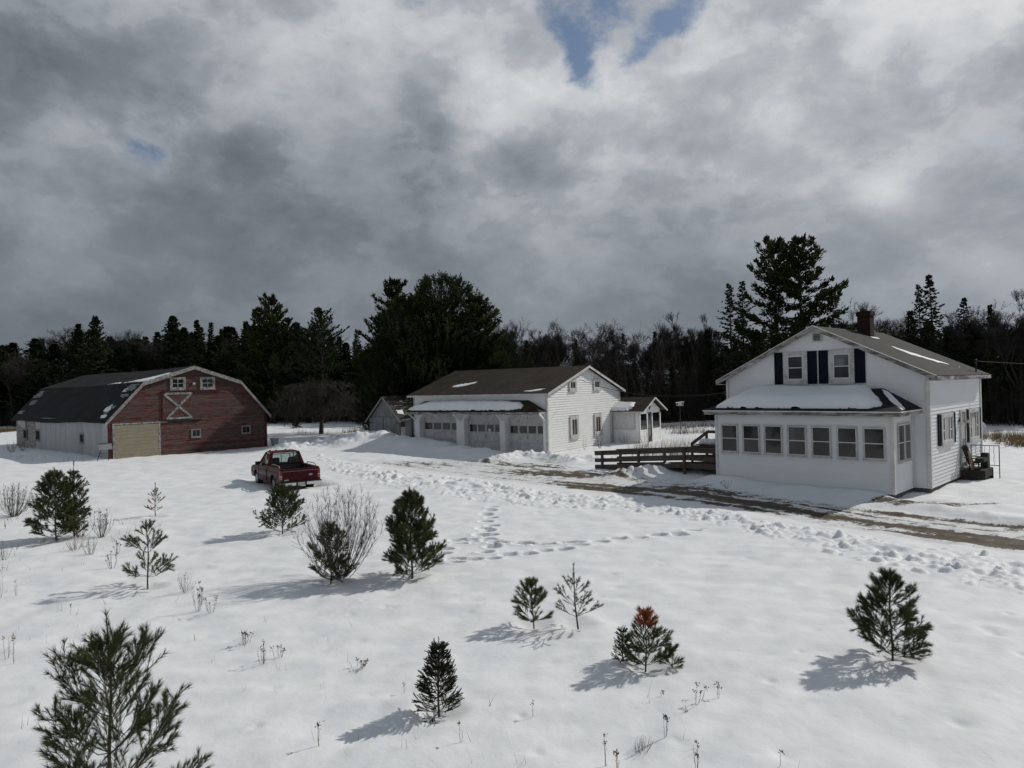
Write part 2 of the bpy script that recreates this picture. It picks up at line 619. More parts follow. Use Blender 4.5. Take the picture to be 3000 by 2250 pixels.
def height(x, y, detail=True):
    x = np.asarray(x, float)
    y = np.asarray(y, float)
    h = .10 * perl(x / 17, y / 17, 3) + .05 * perl(x / 6, y / 6, 5)
    r = np.hypot(x, y)
    h = h + np.where(r > 70, .2 * perl(x / 60, y / 60, 8) * sstep(70, 160, r), 0)
    # house, barn and garage stand on level ground
    for cx, cy, rr in ((14.5, 27, 8.5), (3, 46, 9), (-24, 53, 14), (-28, 60, 12)):
        h = h * (1 - .85 * np.exp(-(((x - cx) ** 2 + (y - cy) ** 2) / rr ** 2) ** 2))
    if detail:
        q = x * .5 + y * .25
        h = h + .040 * perl(q * 1.3 + .3 * y, y * 1.1 - x * .5, 11) + .026 * perl(q * 2.6, (y - .45 * x) * 2.6, 12) + .008 * fbm(x * 2.2, y * 2.2, 3, 21)
    rd, ra, rs = dist_poly(x, y, ROAD + ROAD[:1])
    ins = inside(x, y, ROAD)
    sd = np.where(ins, rd, -rd)
    m = sstep(-.25, .7, sd)
    rn, al, _ = dist_poly(x, y, ROAD_NEAR)
    rut = .035 * perl(rn * 2.2 + .4 * perl(al * .2, rn, 4), al * .12, 31) + .012 * fbm(x * 3, y * 3, 2, 32)
    h = h * (1 - .6 * m) + m * (-.05 + rut)
    # ploughed berm along the near side of the drive
    bd, _, _ = dist_poly(x, y, BANK + BANK[:1])
    bi = inside(x, y, BANK)
    b = sstep(-.1, 1.7, np.where(bi, bd, -bd)) * sstep(60, 42, y)
    lump = np.abs(fbm(x * .8, y * .8, 4, 41, .55))
    h = h + b * (.02 + .10 * lump + .05 * perl(x * 2.6, y * 2.6, 44) + .03 * perl(x * 6, y * 6, 45))
    for pl, hh, w, lp in RIDGES:
        d, _, _ = dist_poly(x, y, pl)
        k = np.exp(-(d / w) ** 2)
        h = h + k * (hh * (.85 + .35 * perl(x * .8, y * .8, 51)) + lp * np.abs(fbm(x * 1.6, y * 1.6, 3, 53)))
    # drifts: porch, garage doors, shed, barn
    for cx, cy, rr, hh in ((7.9, 27.3, 1.7, .16), (-6.4, 46.5, 3.0, .30), (-8.6, 50, 3.2, .28), (6.5, 30.2, 1.6, .2), (-31, 47.5, 6, .10), (9, 47.5, 3, -.05), (-20.5, 47.5, 4, -.05), (15.2, 24.3, 1.0, -.12), (13.4, 23.6, .9, -.10)):
        h = h + hh * np.exp(-((x - cx) ** 2 + (y - cy) ** 2) / rr ** 2)
    # the truck has melted itself a hollow
    a = rad(34)
    lx = (x - TRUCK_AT.x) * math.cos(a) + (y - TRUCK_AT.y) * math.sin(a)
    ly = -(x - TRUCK_AT.x) * math.sin(a) + (y - TRUCK_AT.y) * math.cos(a)
    k = np.maximum(np.abs(lx) - .85, 0) ** 2 + np.maximum(np.abs(ly - 2.3) - 2.4, 0) ** 2
    h = h * (1 - np.exp(-k / .12)) - .10 * np.exp(-k / .09) + .06 * np.exp(-((np.sqrt(k) - .8) / .4) ** 2)
    return h


def gz(x, y):
    return float(height(np.array([x]), np.array([y]), True)[0])


def ground_at(pxx, pyy):
    p = at(pxx, pyy)
    for _ in range(3):
        p = at(pxx, pyy, gz(p.x, p.y))
    return p


def make_ground():
    ys = np.concatenate([np.linspace(-30, 4.5, 24), np.exp(np.linspace(math.log(4.6), math.log(62), 860)), np.exp(np.linspace(math.log(63), math.log(900), 70))])
    us = np.linspace(-1, 1, 1000)
    us = us * (.82 + .18 * us * us)
    w = np.maximum(12, 1.12 * ys + 7)
    X = us[None, :] * w[:, None]
    Y = np.repeat(ys[:, None], len(us), 1)
    H = height(X.ravel(), Y.ravel()).reshape(X.shape)
    rng = np.random.default_rng(5)

    def stamp(cx, cy, r, fn):
        j0, j1 = np.searchsorted(ys, [cy - r, cy + r])
        for j in range(j0, j1):
            i0, i1 = np.searchsorted(X[j], [cx - r, cx + r])
            if i1 > i0:
                H[j, i0:i1] += fn(X[j, i0:i1] - cx, Y[j, i0:i1] - cy)
    # chunks of ploughed snow
    pts = []
    bx = [p for p in BANK]
    while len(pts) < 1500:
        x, y = rng.uniform(-12.5, 14, 2500), rng.uniform(7, 46, 2500)
        ok = inside(x, y, BANK) & (dist_poly(x, y, ROAD_NEAR)[0] > .35) & (fbm(x * .6, y * .6, 2, 90) > -.25)
        pts += [p for p in zip(x[ok], y[ok])][:1500 - len(pts)]
    for pl, hh, wd, lp in RIDGES:
        if lp > .07:
            for (x0, y0), (x1, y1) in zip(pl[:-1], pl[1:]):
                for _ in range(20):
                    tt = rng.random()
                    pts.append((x0 + (x1 - x0) * tt + rng.normal(0, wd * .5), y0 + (y1 - y0) * tt + rng.normal(0, wd * .5)))
    for x, y in pts:
        r = rng.uniform(.05, .09) + .08 * rng.random() ** 5
        r *= 1 + .012 * y
        hh = r * rng.uniform(.15, .55)
        ex, an = rng.uniform(.6, 1.0), rng.uniform(0, 3.14)

        def fn(dx, dy):
            a = dx * math.cos(an) + dy * math.sin(an)
            b = (-dx * math.sin(an) + dy * math.cos(an)) / ex
            q = (a * a + b * b) / (r * r)
            return hh * np.clip(1.15 - q, 0, .8) - .2 * hh * np.exp(-((np.sqrt(q) - 1.25) / .3) ** 2)
        stamp(x, y, r * 1.8, fn)
    # footprints
    Q = lambda a, b: (900 + .5425 * a, 1250 + .5425 * b)
    tr = [(1000, 435), (990, 450), (965, 470), (995, 487), (965, 510), (1000, 530), (950, 543), (975, 555), (990, 585), (935, 580), (980, 612), (1000, 645), (960, 680), (910, 715)]
    tr2 = [(740, 655), (725, 683), (815, 630), (845, 628), (875, 606), (812, 606), (925, 620), (1025, 628), (1055, 628), (1155, 630), (1185, 631), (1265, 638), (1300, 636), (1405, 630), (1440, 629), (1470, 645), (1580, 622), (1675, 605), (1790, 598), (1890, 582), (1990, 572), (2015, 580), (2080, 555),
           (705, 722), (700, 742), (795, 712), (795, 735), (1090, 692), (1190, 688), (1285, 670), (1385, 665), (880, 715), (990, 712)]
    for k, p in enumerate(tr + tr2):
        g = at(*Q(*p))
        rx, ry = (.21, .17) if k < len(tr) else (.24, .13)
        dp = rng.uniform(.10, .16)

        def fn(dx, dy):
            q = (dx / rx) ** 2 + (dy / ry) ** 2
            return -dp * np.clip(1.15 - q * q, 0, 1) + .022 * np.exp(-((np.sqrt(q) - 1.35) / .25) ** 2)
        stamp(g.x, g.y, .5, fn)
    # hollows melted round the young trees
    for a, b in ((165, 1582), (456, 1510), (435, 1719), (829, 1562), (970, 1706), (1207, 1690), (1562, 1836), (1692, 1837), (1288, 2088), (1893, 1958), (2612, 1926)):
        g = at(a, b)
        stamp(g.x, g.y, .8, lambda dx, dy: -.05 * np.exp(-((dx + .05) ** 2 + dy ** 2) / .06) + .018 * np.exp(-((np.hypot(dx, dy) - .42) / .14) ** 2))
    # old dimples in the open snow
    for _ in range(220):
        x, y = rng.uniform(-11, 9), rng.uniform(6, 24)
        r, dp = rng.uniform(.05, .16), rng.uniform(.006, .03)
        stamp(x, y, r * 2, lambda dx, dy: -dp * np.exp(-(dx * dx + dy * dy) / r ** 2))
    x, y = X.ravel(), Y.ravel()
    road_in = inside(x, y, ROAD)
    rd, _, _ = dist_poly(x, y, ROAD + ROAD[:1])
    sd = np.where(road_in, rd, -rd)
    road = sstep(-.1, .9, sd)
    rn, al, _ = dist_poly(x, y, ROAD_NEAR)
    pat = np.zeros_like(x)
    for cx, cy, r, a in DIRT:
        # patches are drawn out along the drive
        dx, dy = x - cx, y - cy
        ang = 2.25 if cy < 28 else 2.6
        p = dx * math.cos(ang) + dy * math.sin(ang)
        q = -dx * math.sin(ang) + dy * math.cos(ang)
        pat = np.maximum(pat, a * np.exp(-((p / (1.7 * r)) ** 2 + (q / (.62 * r)) ** 2)))
    streak = perl(rn * 1.9 + .25 * perl(al * .25, rn * .5, 61), al * .10, 62) * .55 + perl(rn * 4.1, al * .2, 63) * .3 + fbm(x * 1.4, y * 1.4, 3, 65) * .3
    fine = perl(rn * 5.2 + .5 * perl(al * .5, rn, 66), al * .55, 67) * .5 + fbm(x * 2.3, y * 2.3, 3, 68) * .55
    wob = .2 + .4 * perl(al * .22, 0 * al, 69)
    band = .75 * np.exp(-((rn - .7 - wob) / .20) ** 2) + np.exp(-((rn - 1.7 - wob) / .30) ** 2) + .5 * np.exp(-((rn - 2.5 - wob) / .14) ** 2) + 1.05 * np.exp(-((rn - 3.4 - wob) / .30) ** 2) + .7 * np.exp(-((rn - 4.5 - wob) / .2) ** 2)
    band = band * sstep(37, 22, al) * (.72 + .6 * perl(al * .35, rn * .5, 70))
    dirt = np.clip(road * (.19 + band * .58 + pat * .56 + (streak * .6 + fine * .55) * (.40 + .6 * np.maximum(pat, .6 * band))), 0, 1.1)
    for cx, cy, r, a in BARE:
        dirt = np.maximum(dirt, (a + .35) * np.exp(-(((x - cx) / (1.5 * r)) ** 2 + ((y - cy) / (.45 * r)) ** 2)) + 0 * x)
    edge = np.interp(x, [-140, -60, -24, -8, 0, 20, 26, 45, 60, 140], [112, 104, 102, 92, 74, 71, 66, 60, 52, 46])
    edge = edge + 3 * perl(x / 9, y / 9, 71)
    forest = sstep(-1.5, 1.5, y - edge)
    nx, ny = len(us), len(ys)
    idx = np.arange(nx * ny).reshape(ny, nx)
    Fq = np.stack([idx[:-1, :-1], idx[:-1, 1:], idx[1:, 1:], idx[1:, :-1]], -1).reshape(-1, 4)
    isroad = road_in[Fq].all(1)
    Vs = np.stack([x, y, H.ravel()], 1)
    for nm, sel in (('snow_field', ~isroad), ('driveway', isroad)):
        f = Fq[sel]
        used = np.unique(f)
        remap = np.zeros(len(Vs), np.int64)
        remap[used] = np.arange(len(used))
        o = npmesh(nm, Vs[used], remap[f], 'ground', smooth=True)
        for an, arr in (('dirt', dirt), ('road', road), ('forest', forest)):
            a = o.data.attributes.new(an, 'FLOAT', 'POINT')
            a.data.foreach_set('value', arr[used].astype(np.float32))
        o['kind'] = 'structure'


make_ground()


# ------------------------------------------------------------------ building kit
def siding(mb, W, z0, z1, lf, rf, c=.13, t=.03, rnd=None):
    z = z0
    while z < z1 - .01:
        zt = min(z + c, z1)
        tt = t if rnd is None else t * rnd.uniform(.6, 1.5)
        l0, r0, l1, r1 = lf(z), rf(z), lf(zt), rf(zt)
        if r0 - l0 > .02:
            mb.poly([W.P(l0, z, .005), W.P(r0, z, .005), W.P(max(r1, l1), zt, .005 - tt), W.P(l1, zt, .005 - tt)])
            mb.poly([W.P(l0, z, .003 - tt), W.P(r0, z, .003 - tt), W.P(r0, z, .005), W.P(l0, z, .005)])
        z = zt


def k_(v):
    return lambda z: v


def ring(mb, W, u0, u1, z0, z1, w, d0, d1, wt=None, wb=None):
    wt = w if wt is None else wt
    wb = w if wb is None else wb
    mb.wbox(W, u0, u0 + w, z0, z1, d0, d1)
    mb.wbox(W, u1 - w, u1, z0, z1, d0, d1)
    mb.wbox(W, u0 + w, u1 - w, z1 - wt, z1, d0, d1 + .002)
    mb.wbox(W, u0 + w, u1 - w, z0, z0 + wb, d0, d1 + .004)


def window(root, W, u0, u1, z0, z1, cas=.09, casm='weathered_white', sashm='sash_white', nx=1, nz=2, pane='glass_dark', pane_low=None, muntin=.03, sill=True, sashw=.04, proud=.06, mull=None):
    mb = MB()
    ring(mb, W, u0, u1, z0, z1, cas, 0, proud)
    if sill:
        mb.wbox(W, u0 - .02, u1 + .02, z0 - .035, z0 - .002, 0, proud + .03)
    w = mb.build('window', casm, root)
    a0, a1, b0, b1 = u0 + cas, u1 - cas, z0 + cas, z1 - cas
    s = MB()
    ring(s, W, a0, a1, b0, b1, sashw, .012, proud - .018)
    for i in range(1, nx):
        uu = a0 + (a1 - a0) * i / nx
        s.wbox(W, uu - muntin / 2, uu + muntin / 2, b0 + sashw, b1 - sashw, .012, proud - .022)
    for i in range(1, nz):
        zz = b0 + (b1 - b0) * i / nz
        s.wbox(W, a0 + sashw, a1 - sashw, zz - muntin / 2, zz + muntin / 2, .012, proud - .016)
    s.build('sash', sashm, w)
    zm = (b0 + b1) / 2
    if pane_low:
        p = MB()
        p.wbox(W, a0 + .01, a1 - .01, zm + .001, b1 - .01, -.03, .024)
        p.build('pane', pane, w)
        p = MB()
        p.wbox(W, a0 + .01, a1 - .01, b0 + .01, zm - .001, -.03, .022)
        p.build('pane', pane_low, w)
    else:
        p = MB()
        p.wbox(W, a0 + .01, a1 - .01, b0 + .01, b1 - .01, -.03, .024)
        p.build('pane', pane, w)
    return w


def slab(mb, a, b, c, d, th, n=1, m=1, sag=None):
    """roof slab with corners a-b along the eave and d-c along the ridge, thickness below; uv in metres"""
    a, b, c, d = map(V3, (a, b, c, d))
    nrm = (b - a).cross(d - a).normalized()
    if nrm.z < 0:
        nrm = -nrm
    L, S = (b - a).length, (d - a).length

    def pt(i, j):
        s, t_ = i / n, j / m
        p = (a * (1 - s) + b * s) * (1 - t_) + (d * (1 - s) + c * s) * t_
        if sag:
            p = p + Z * sag(s, t_)
        return p
    for i in range(n):
        for j in range(m):
            q = [pt(i, j), pt(i + 1, j), pt(i + 1, j + 1), pt(i, j + 1)]
            mb.poly(q, [(L * i / n, S * j / m), (L * (i + 1) / n, S * j / m), (L * (i + 1) / n, S * (j + 1) / m), (L * i / n, S * (j + 1) / m)])
            mb.poly([p - nrm * th for p in q][::-1])
    for i in range(n):
        mb.poly([pt(i, 0) - nrm * th, pt(i + 1, 0) - nrm * th, pt(i + 1, 0), pt(i, 0)])
        mb.poly([pt(i + 1, m) - nrm * th, pt(i, m) - nrm * th, pt(i, m), pt(i + 1, m)])
    for j in range(m):
        mb.poly([pt(0, j + 1) - nrm * th, pt(0, j) - nrm * th, pt(0, j), pt(0, j + 1)])
        mb.poly([pt(n, j) - nrm * th, pt(n, j + 1) - nrm * th, pt(n, j + 1), pt(n, j)])


def roof_snow(name, label, root, o, a, b, poly, thick, step, seed, edge=.35, ragged=.12, sagfn=None):
    """a snow layer lying on a plane (o + s a + t b); poly in (s, t) metres"""
    o, a, b = V3(o), V3(a).normalized(), V3(b).normalized()
    n = a.cross(b).normalized()
    if n.z < 0:
        n = -n
    P = np.array(poly)
    s0, t0 = P.min(0)
    s1, t1 = P.max(0)
    ss = np.arange(s0, s1 + step, step)
    tt = np.arange(t0, t1 + step, step)
    S, T = np.meshgrid(ss, tt)
    d, _, _ = dist_poly(S, T, [tuple(p) for p in poly] + [tuple(poly[0])])
    sd = np.where(inside(S, T, [tuple(p) for p in poly]), d, -d) + ragged * fbm(S * 2.2, T * 2.2, 3, seed)
    h = thick * np.sqrt(np.clip(sd / edge, 0, 1)) * (1 + .12 * fbm(S * .7, T * .7, 3, seed + 3)) - .012
    keep = sd > -step
    nx, ny = len(ss), len(tt)
    idx = np.arange(nx * ny).reshape(ny, nx)
    Fq = np.stack([idx[:-1, :-1], idx[:-1, 1:], idx[1:, 1:], idx[1:, :-1]], -1).reshape(-1, 4)
    Fq = Fq[keep.ravel()[Fq].all(1)]
    Vs = np.array(o)[None] + S.ravel()[:, None] * np.array(a) + T.ravel()[:, None] * np.array(b) + h.ravel()[:, None] * np.array(n)
    if sagfn is not None:
        Vs = sagfn(Vs)
    used = np.unique(Fq)
    rm = np.zeros(len(Vs), int)
    rm[used] = np.arange(len(used))
    ob = npmesh(name, Vs[used], rm[Fq], 'snow', smooth=True)
    ob.matrix_world = Matrix.Translation(root.location) @ Matrix.Rotation(root.rotation_euler.z, 4, 'Z')
    ob['kind'] = 'stuff'
    ob['label'] = label
    return ob


# ------------------------------------------------------------------ farmhouse
def farmhouse():
    r = thing('farmhouse', 'white clapboard farmhouse with a glazed front porch, navy shutters and brick chimney', 'house', (14.66, 24.63, 0), rad(-45.5))
    X0, Y1, ZE, XP, ZP = -7.73, 7.4, 4.12, -3.87, 6.02
    sl = (ZP - ZE) / -XP
    fr = Wall((0, 0, 0), (1, 0, 0), (0, -1, 0))
    bk = Wall((0, Y1, 0), (1, 0, 0), (0, 1, 0))
    rt = Wall((0, 0, 0), (0, 1, 0), (1, 0, 0))
    lt = Wall((X0, 0, 0), (0, 1, 0), (-1, 0, 0))
    lf = lambda z: X0 if z < ZE else X0 + (z - ZE) / sl
    rf = lambda z: 0 if z < ZE else -(z - ZE) / sl
    mb = MB()
    for W in (fr, bk):
        siding(mb, W, .1, ZE, lf, rf)
        siding(mb, W, ZE, ZP - .02, lf, rf)
    siding(mb, rt, .1, ZE, k_(0), k_(Y1))
    siding(mb, lt, .1, ZE, k_(0), k_(Y1))
    mb.prism([(X0 + .05, .05, .1), (-.05, .05, .1), (-.05, .05, ZE - .03), (XP, .05, ZP - .05), (X0 + .05, .05, ZE - .03)], (0, Y1 - .1, 0))
    w = mb.build('wall', 'white_siding', r)
    tr = Pieces('corner_trim', 'sash_white', w)
    for W, us in ((fr, (X0, 0)), (bk, (X0, 0))):
        tr.wbox(W, us[0] - .012, us[0] + .09, .1, ZE - .03, 0, .034)
        tr.wbox(W, us[1] - .09, us[1] + .034, .1, ZE - .03, 0, .034)
    tr.wbox(rt, 0, .09, .1, ZE - .03, 0, .032)
    tr.wbox(rt, Y1 - .09, Y1, .1, ZE - .03, 0, .032)
    f = MB()
    f.box(X0 + .04, -.04, .04, Y1 - .04, -.5, .098)
    f.build('foundation', 'foundation', r)
    # roof
    ov, oe, th = .3, .32, .07
    zr = ZP + .11
    ze = zr - (-XP + oe) * sl
    rb = MB()
    slab(rb, (oe, -ov, ze), (oe, Y1 + ov, ze), (XP, Y1 + ov, zr), (XP, -ov, zr), th)
    slab(rb, (X0 - oe, -ov, ze), (X0 - oe, Y1 + ov, ze), (XP, Y1 + ov, zr), (XP, -ov, zr), th)
    roof = rb.build('roof', 'roof_house', r)
    fb = MB()
    for y in (-ov - .024, Y1 + ov):
        for sx, xe in ((1, oe), (-1, X0 - oe)):
            fb.hexa([(xe, y, ze - .17), (XP, y, zr - .17), (XP, y + .024, zr - .17), (xe, y + .024, ze - .17), (xe, y, ze - .015), (XP, y, zr - .015), (XP, y + .024, zr - .015), (xe, y + .024, ze - .015)])
    fb.box(oe, oe + .024, -ov, Y1 + ov, ze - .17, ze - .02)
    fb.box(X0 - oe - .024, X0 - oe, -ov, Y1 + ov, ze - .17, ze - .02)
    fb.build('fascia', 'worn_fascia', roof)
    sf = MB()
    sf.box(.034, oe - .002, -ov + .01, Y1 + ov - .01, ze - .165, ze - .14)
    sf.box(X0 - oe + .002, X0 - .034, -ov + .01, Y1 + ov - .01, ze - .165, ze - .14)
    for sx, xe, xa in ((1, oe - .01, 0), (-1, X0 - oe + .01, X0)):
        sf.hexa([(xe, -ov + .01, ze - .12), (XP, -ov + .01, zr - .12), (XP, -.03, zr - .12), (xe, -.03, ze - .12), (xe, -ov + .01, ze - .1), (XP, -ov + .01, zr - .1), (XP, -.03, zr - .1), (xe, -.03, ze - .1)])
    sf.build('soffit', 'weathered_white', roof)
    ed = MB()
    for y in (-ov - .03,):
        for xe in (oe + .01, X0 - oe - .01):
            ed.bar((xe, y, ze + .004), (XP, y, zr + .006), .05, .022)
    ed.build('drip_edge', 'sash_white', roof)
    ch = MB()
    ch.box(-3.72, -3.2, 4.0, 4.5, 5.3, 6.7)
    ch.box(-3.76, -3.16, 3.96, 4.54, 6.7, 6.86)
    ch.box(-3.74, -3.18, 3.98, 4.52, 6.86, 6.9)
    ch.build('chimney', 'chimney_brick', roof)
    fl = MB()
    fl.box(-3.62, -3.42, 4.12, 4.34, 6.9, 7.0)
    fl.build('chimney_pot', 'metal_dark', roof)
    ms = MB()
    ms.tube([(.1, 6.3, 4.1), (.1, 6.3, 4.62)], .03)
    ms.sphere((.1, 6.3, 4.66), .06)
    ms.sphere((.1, 6.22, 4.55), .045)
    ms.build('wire_mast', 'metal_dark', roof)
    # upstairs windows and shutters
    for u0, u1, p, pl in ((5.2, 4.23, 'glass_grey', 'glass_dark'), (3.41, 2.46, 'glass_curtain', 'glass_grey')):
        window(r, fr, -u0, -u1, 3.88, 5.17, .16, pane=p, pane_low=pl, sashw=.05)
    for u0, u1 in ((5.57, 5.215), (4.215, 3.86), (3.79, 3.425), (2.445, 2.08)):
        shutter(r, fr, -u0, -u1, 3.87, 5.165)
    v = MB()
    ring(v, fr, -4.0, -3.64, 5.51, 5.87, .045, 0, .05)
    vt = v.build('gable_vent', 'weathered_white', r)
    v = MB()
    for i in range(5):
        z = 5.575 + i * .056
        v.hexa([fr.P(-3.95, z, .04), fr.P(-3.69, z, .04), fr.P(-3.69, z + .006, .026), fr.P(-3.95, z + .006, .026), fr.P(-3.95, z + .012, .04), fr.P(-3.69, z + .012, .04), fr.P(-3.69, z + .018, .026), fr.P(-3.95, z + .018, .026)])
    v.build('louver', 'weathered_white', vt)
    v = MB()
    v.wbox(fr, -3.955, -3.685, 5.555, 5.825, -.02, .024)
    v.build('vent_back', 'black_opening', vt)
    # right side
    for a, b, c, d, e, g, z0, z1 in ((.95, 1.27, 1.32, 2.88, 2.93, 3.2, 1.52, 2.66), (4.93, 5.17, 5.22, 6.87, 6.92, 7.17, 1.36, 2.68)):
        shutter(r, rt, a, b, z0, z1)
        shutter(r, rt, e, g, z0, z1)
        w = window(r, rt, c, d, z0, z1, .12, nx=1, nz=1, pane='glass_grey', sashw=.04)
        s = Pieces('mullion', 'sash_white', w)
        for q in (c + .12 + .33, d - .12 - .33):
            s.wbox(rt, q - .03, q + .03, z0 + .16, z1 - .16, .012, .044)
        zm = (z0 + z1) / 2 - .05
        s.wbox(rt, c + .16, c + .42, zm - .02, zm + .02, .012, .043)
        s.wbox(rt, d - .42, d - .16, zm - .02, zm + .02, .012, .043)
    dm = MB()
    ring(dm, rt, 3.98, 4.74, .42, 2.69, .08, 0, .055, wb=.03)
    dr = dm.build('door', 'weathered_white', r)
    p = MB()
    p.wbox(rt, 4.062, 4.658, .455, 2.6, -.02, .026)
    p.build('storm_door', 'grey_door', dr)
    for z0, z1 in ((1.55, 2.3), (.62, 1.35)):
        p = MB()
        p.wbox(rt, 4.15, 4.57, z0, z1, 0, .031)
        p.build('pane', 'glass_teal', dr)
    p = MB()
    p.wbox(rt, 4.14, 4.2, 1.4, 1.5, .02, .07)
    p.build('handle', 'metal_grey', dr)
    for u in (3.84, 4.84):
        q = MB()
        q.wbox(rt, u - .05, u + .05, 2.25, 2.36, 0, .05)
        l = q.build('wall_lamp', 'metal_dark', r)
        q = MB()
        q.tube([rt.P(u, 2.27, .1), rt.P(u, 2.15, .1)], [.05, .1], 10)
        q.build('lamp_shade', 'lamp_cream', l)
    # porch
    px0, px1, pd = -7.11, -.54, 2.13
    pf = Wall((0, -pd, 0), (1, 0, 0), (0, -1, 0))
    prt = Wall((px1, 0, 0), (0, -1, 0), (1, 0, 0))
    plt = Wall((px0, 0, 0), (0, -1, 0), (-1, 0, 0))
    mb = MB()
    siding(mb, pf, .1, 2.74, k_(px0), k_(px1), .115, .03)
    siding(mb, prt, .1, 2.74, k_(0), k_(pd), .115, .03)
    siding(mb, plt, .1, 2.74, k_(0), k_(pd), .115, .03)
    mb.box(px0 + .04, px1 - .04, -pd + .04, -.02, .1, 2.74)
    po = mb.build('porch', 'white_siding', r)
    tr = Pieces('corner_trim', 'sash_white', po)
    tr.wbox(pf, px0 - .012, px0 + .08, .1, 2.72, 0, .03)
    tr.wbox(pf, px1 - .08, px1 + .03, .1, 2.72, 0, .03)
    tr.wbox(prt, pd - .08, pd, .1, 2.72, 0, .028)
    tr.wbox(prt, 0.03, .1, .1, 2.72, 0, .028)
    f = MB()
    f.box(px0 + .05, px1 - .05, -pd + .05, .02, -.5, .098)
    f.build('porch_base', 'foundation', po)
    e = .35
    xa, xb, ya, zf, zt_ = px0 - e, px1 + e, -pd - e, 2.92, 3.66
    tl, trr = -6.25, -1.46
    rb = MB()
    A, B, Cc, Dd = V3((xa, ya, zf)), V3((xb, ya, zf)), V3((trr, -.03, zt_)), V3((tl, -.03, zt_))
    rb.poly([A, B, Cc, Dd], [(0, 0), (7.3, 0), (6.1, 2.6), (1.2, 2.6)])
    rb.poly([B, (xb, -.03, zf), Cc], [(0, 0), (2.4, 0), (2.4, 1.4)])
    rb.poly([(xa, -.03, zf), A, Dd], [(0, 0), (2.4, 0), (0, 1.4)])
    rb.poly([(xa, ya, zf - .02), (xa, -.03, zf - .02), (xb, -.03, zf - .02), (xb, ya, zf - .02)])
    pr = rb.build('porch_roof', 'roof_porch', r)
    fb = MB()
    fb.box(xa + .03, xb - .03, ya + .02, ya + .045, 2.75, 2.9)
    fb.box(xb - .055, xb - .03, ya + .045, -.04, 2.75, 2.9)
    fb.box(xa + .03, xa + .055, ya + .045, -.04, 2.75, 2.9)
    fb.box(xa + .055, xb - .055, ya + .045, -.04, 2.745, 2.77)
    fb.build('fascia', 'worn_fascia', pr)
    g = MB()
    g.box(xa, xb, ya - .02, ya + .018, 2.875, 2.915)
    g.box(xb - .028, xb + .01, ya + .018, -.04, 2.875, 2.915)
    g.build('drip_edge', 'sash_white', pr)
    tops = ['glass_grey', 'glass_dark', 'glass_blind', 'glass_blind', 'glass_dark', 'glass_teal', 'glass_grey']
    lows = ['glass_dark', 'glass_grey', 'glass_grey', 'glass_grey', 'glass_dark', 'glass_dark', 'glass_dark']
    for k, (u0, u1) in enumerate(((6.32, 5.60), (5.41, 4.70), (4.53, 3.81), (3.62, 2.91), (2.73, 2.03), (1.84, 1.14), (.96, .24))):
        window(r, pf, px1 - u0, px1 - u1, 1.245, 2.36, .03, 'weathered_white', 'sash_white', 1, 2, tops[k], lows[k], sashw=.028, proud=.05)
    window(r, prt, .34, 1.0, 1.14, 2.45, .03, 'weathered_white', 'sash_white', 1, 2, 'glass_grey', sashw=.03, proud=.045)
    window(r, prt, 1.02, 1.69, 1.14, 2.45, .03, 'weathered_white', 'sash_white', 1, 2, 'glass_grey', sashw=.03, proud=.045)
    # snow on the porch roof and main roof
    sl2 = (Dd - A) * V3((0, 1, 1))
    up = V3((0, -.03 - ya, zt_ - zf)).normalized()
    Lr = math.hypot(-.03 - ya, zt_ - zf)
    roof_snow('roof_snow', 'thick pillow of snow covering the porch roof of the farmhouse', r, A, (1, 0, 0), up,
              [(.42, .30), (3.0, .27), (6.25, .30), (6.5, .6), (6.4, .9), (6.15, 1.4), (5.7, 2.2), (5.55, Lr - .05), (1.35, Lr + .02), (.9, Lr * .8)], .34, .05, 5, .5, .05)
    roof_snow('roof_snow', 'thin tongue of snow on the hip end of the porch roof', r, B, (0, 1, 0), V3((trr - xb, 0, zt_ - zf)), [(.35, .05), (.9, .12), (2.2, 1.1), (2.35, 1.35), (2.1, 1.4), (1.0, .75)], .04, .04, 8, .2, .05)
    ur = V3((XP - oe, 0, zr - ze)).normalized()
    roof_snow('roof_snow', 'thin streak of melting snow on the grey shingles of the farmhouse roof', r, (oe, -ov, ze), (0, 1, 0), ur,
              [(3.6, 2.0), (4.5, 1.3), (5.6, .9), (6.0, .72), (5.6, 1.15), (4.8, 1.65), (4.2, 2.3), (3.9, 2.9), (3.7, 3.0), (3.55, 2.5)], .03, .04, 12, .15, .12)
    roof_snow('roof_snow', 'little patch of snow at the foot of the brick chimney', r, (oe, -ov, ze), (0, 1, 0), ur, [(4.2, 3.75), (4.9, 3.7), (4.95, 3.9), (4.2, 3.95)], .03, .04, 14, .12, .05)
    return r


def shutter(r, W, u0, u1, z0, z1):
    mb = MB()
    ring(mb, W, u0, u1, z0, z1, .045, 0, .045, .06, .06)
    zm = (z0 + z1) / 2
    mb.wbox(W, u0 + .045, u1 - .045, zm - .035, zm + .035, 0, .043)
    mb.wbox(W, u0 + .04, u1 - .04, z0 + .05, z1 - .05, 0, .028)
    return mb.build('shutter', 'shutter_blue', r)


HOUSE = farmhouse()


def local(root, x, y, z):
    a = root.rotation_euler.z
    return root.location + V3((x * math.cos(a) - y * math.sin(a), x * math.sin(a) + y * math.cos(a), z))


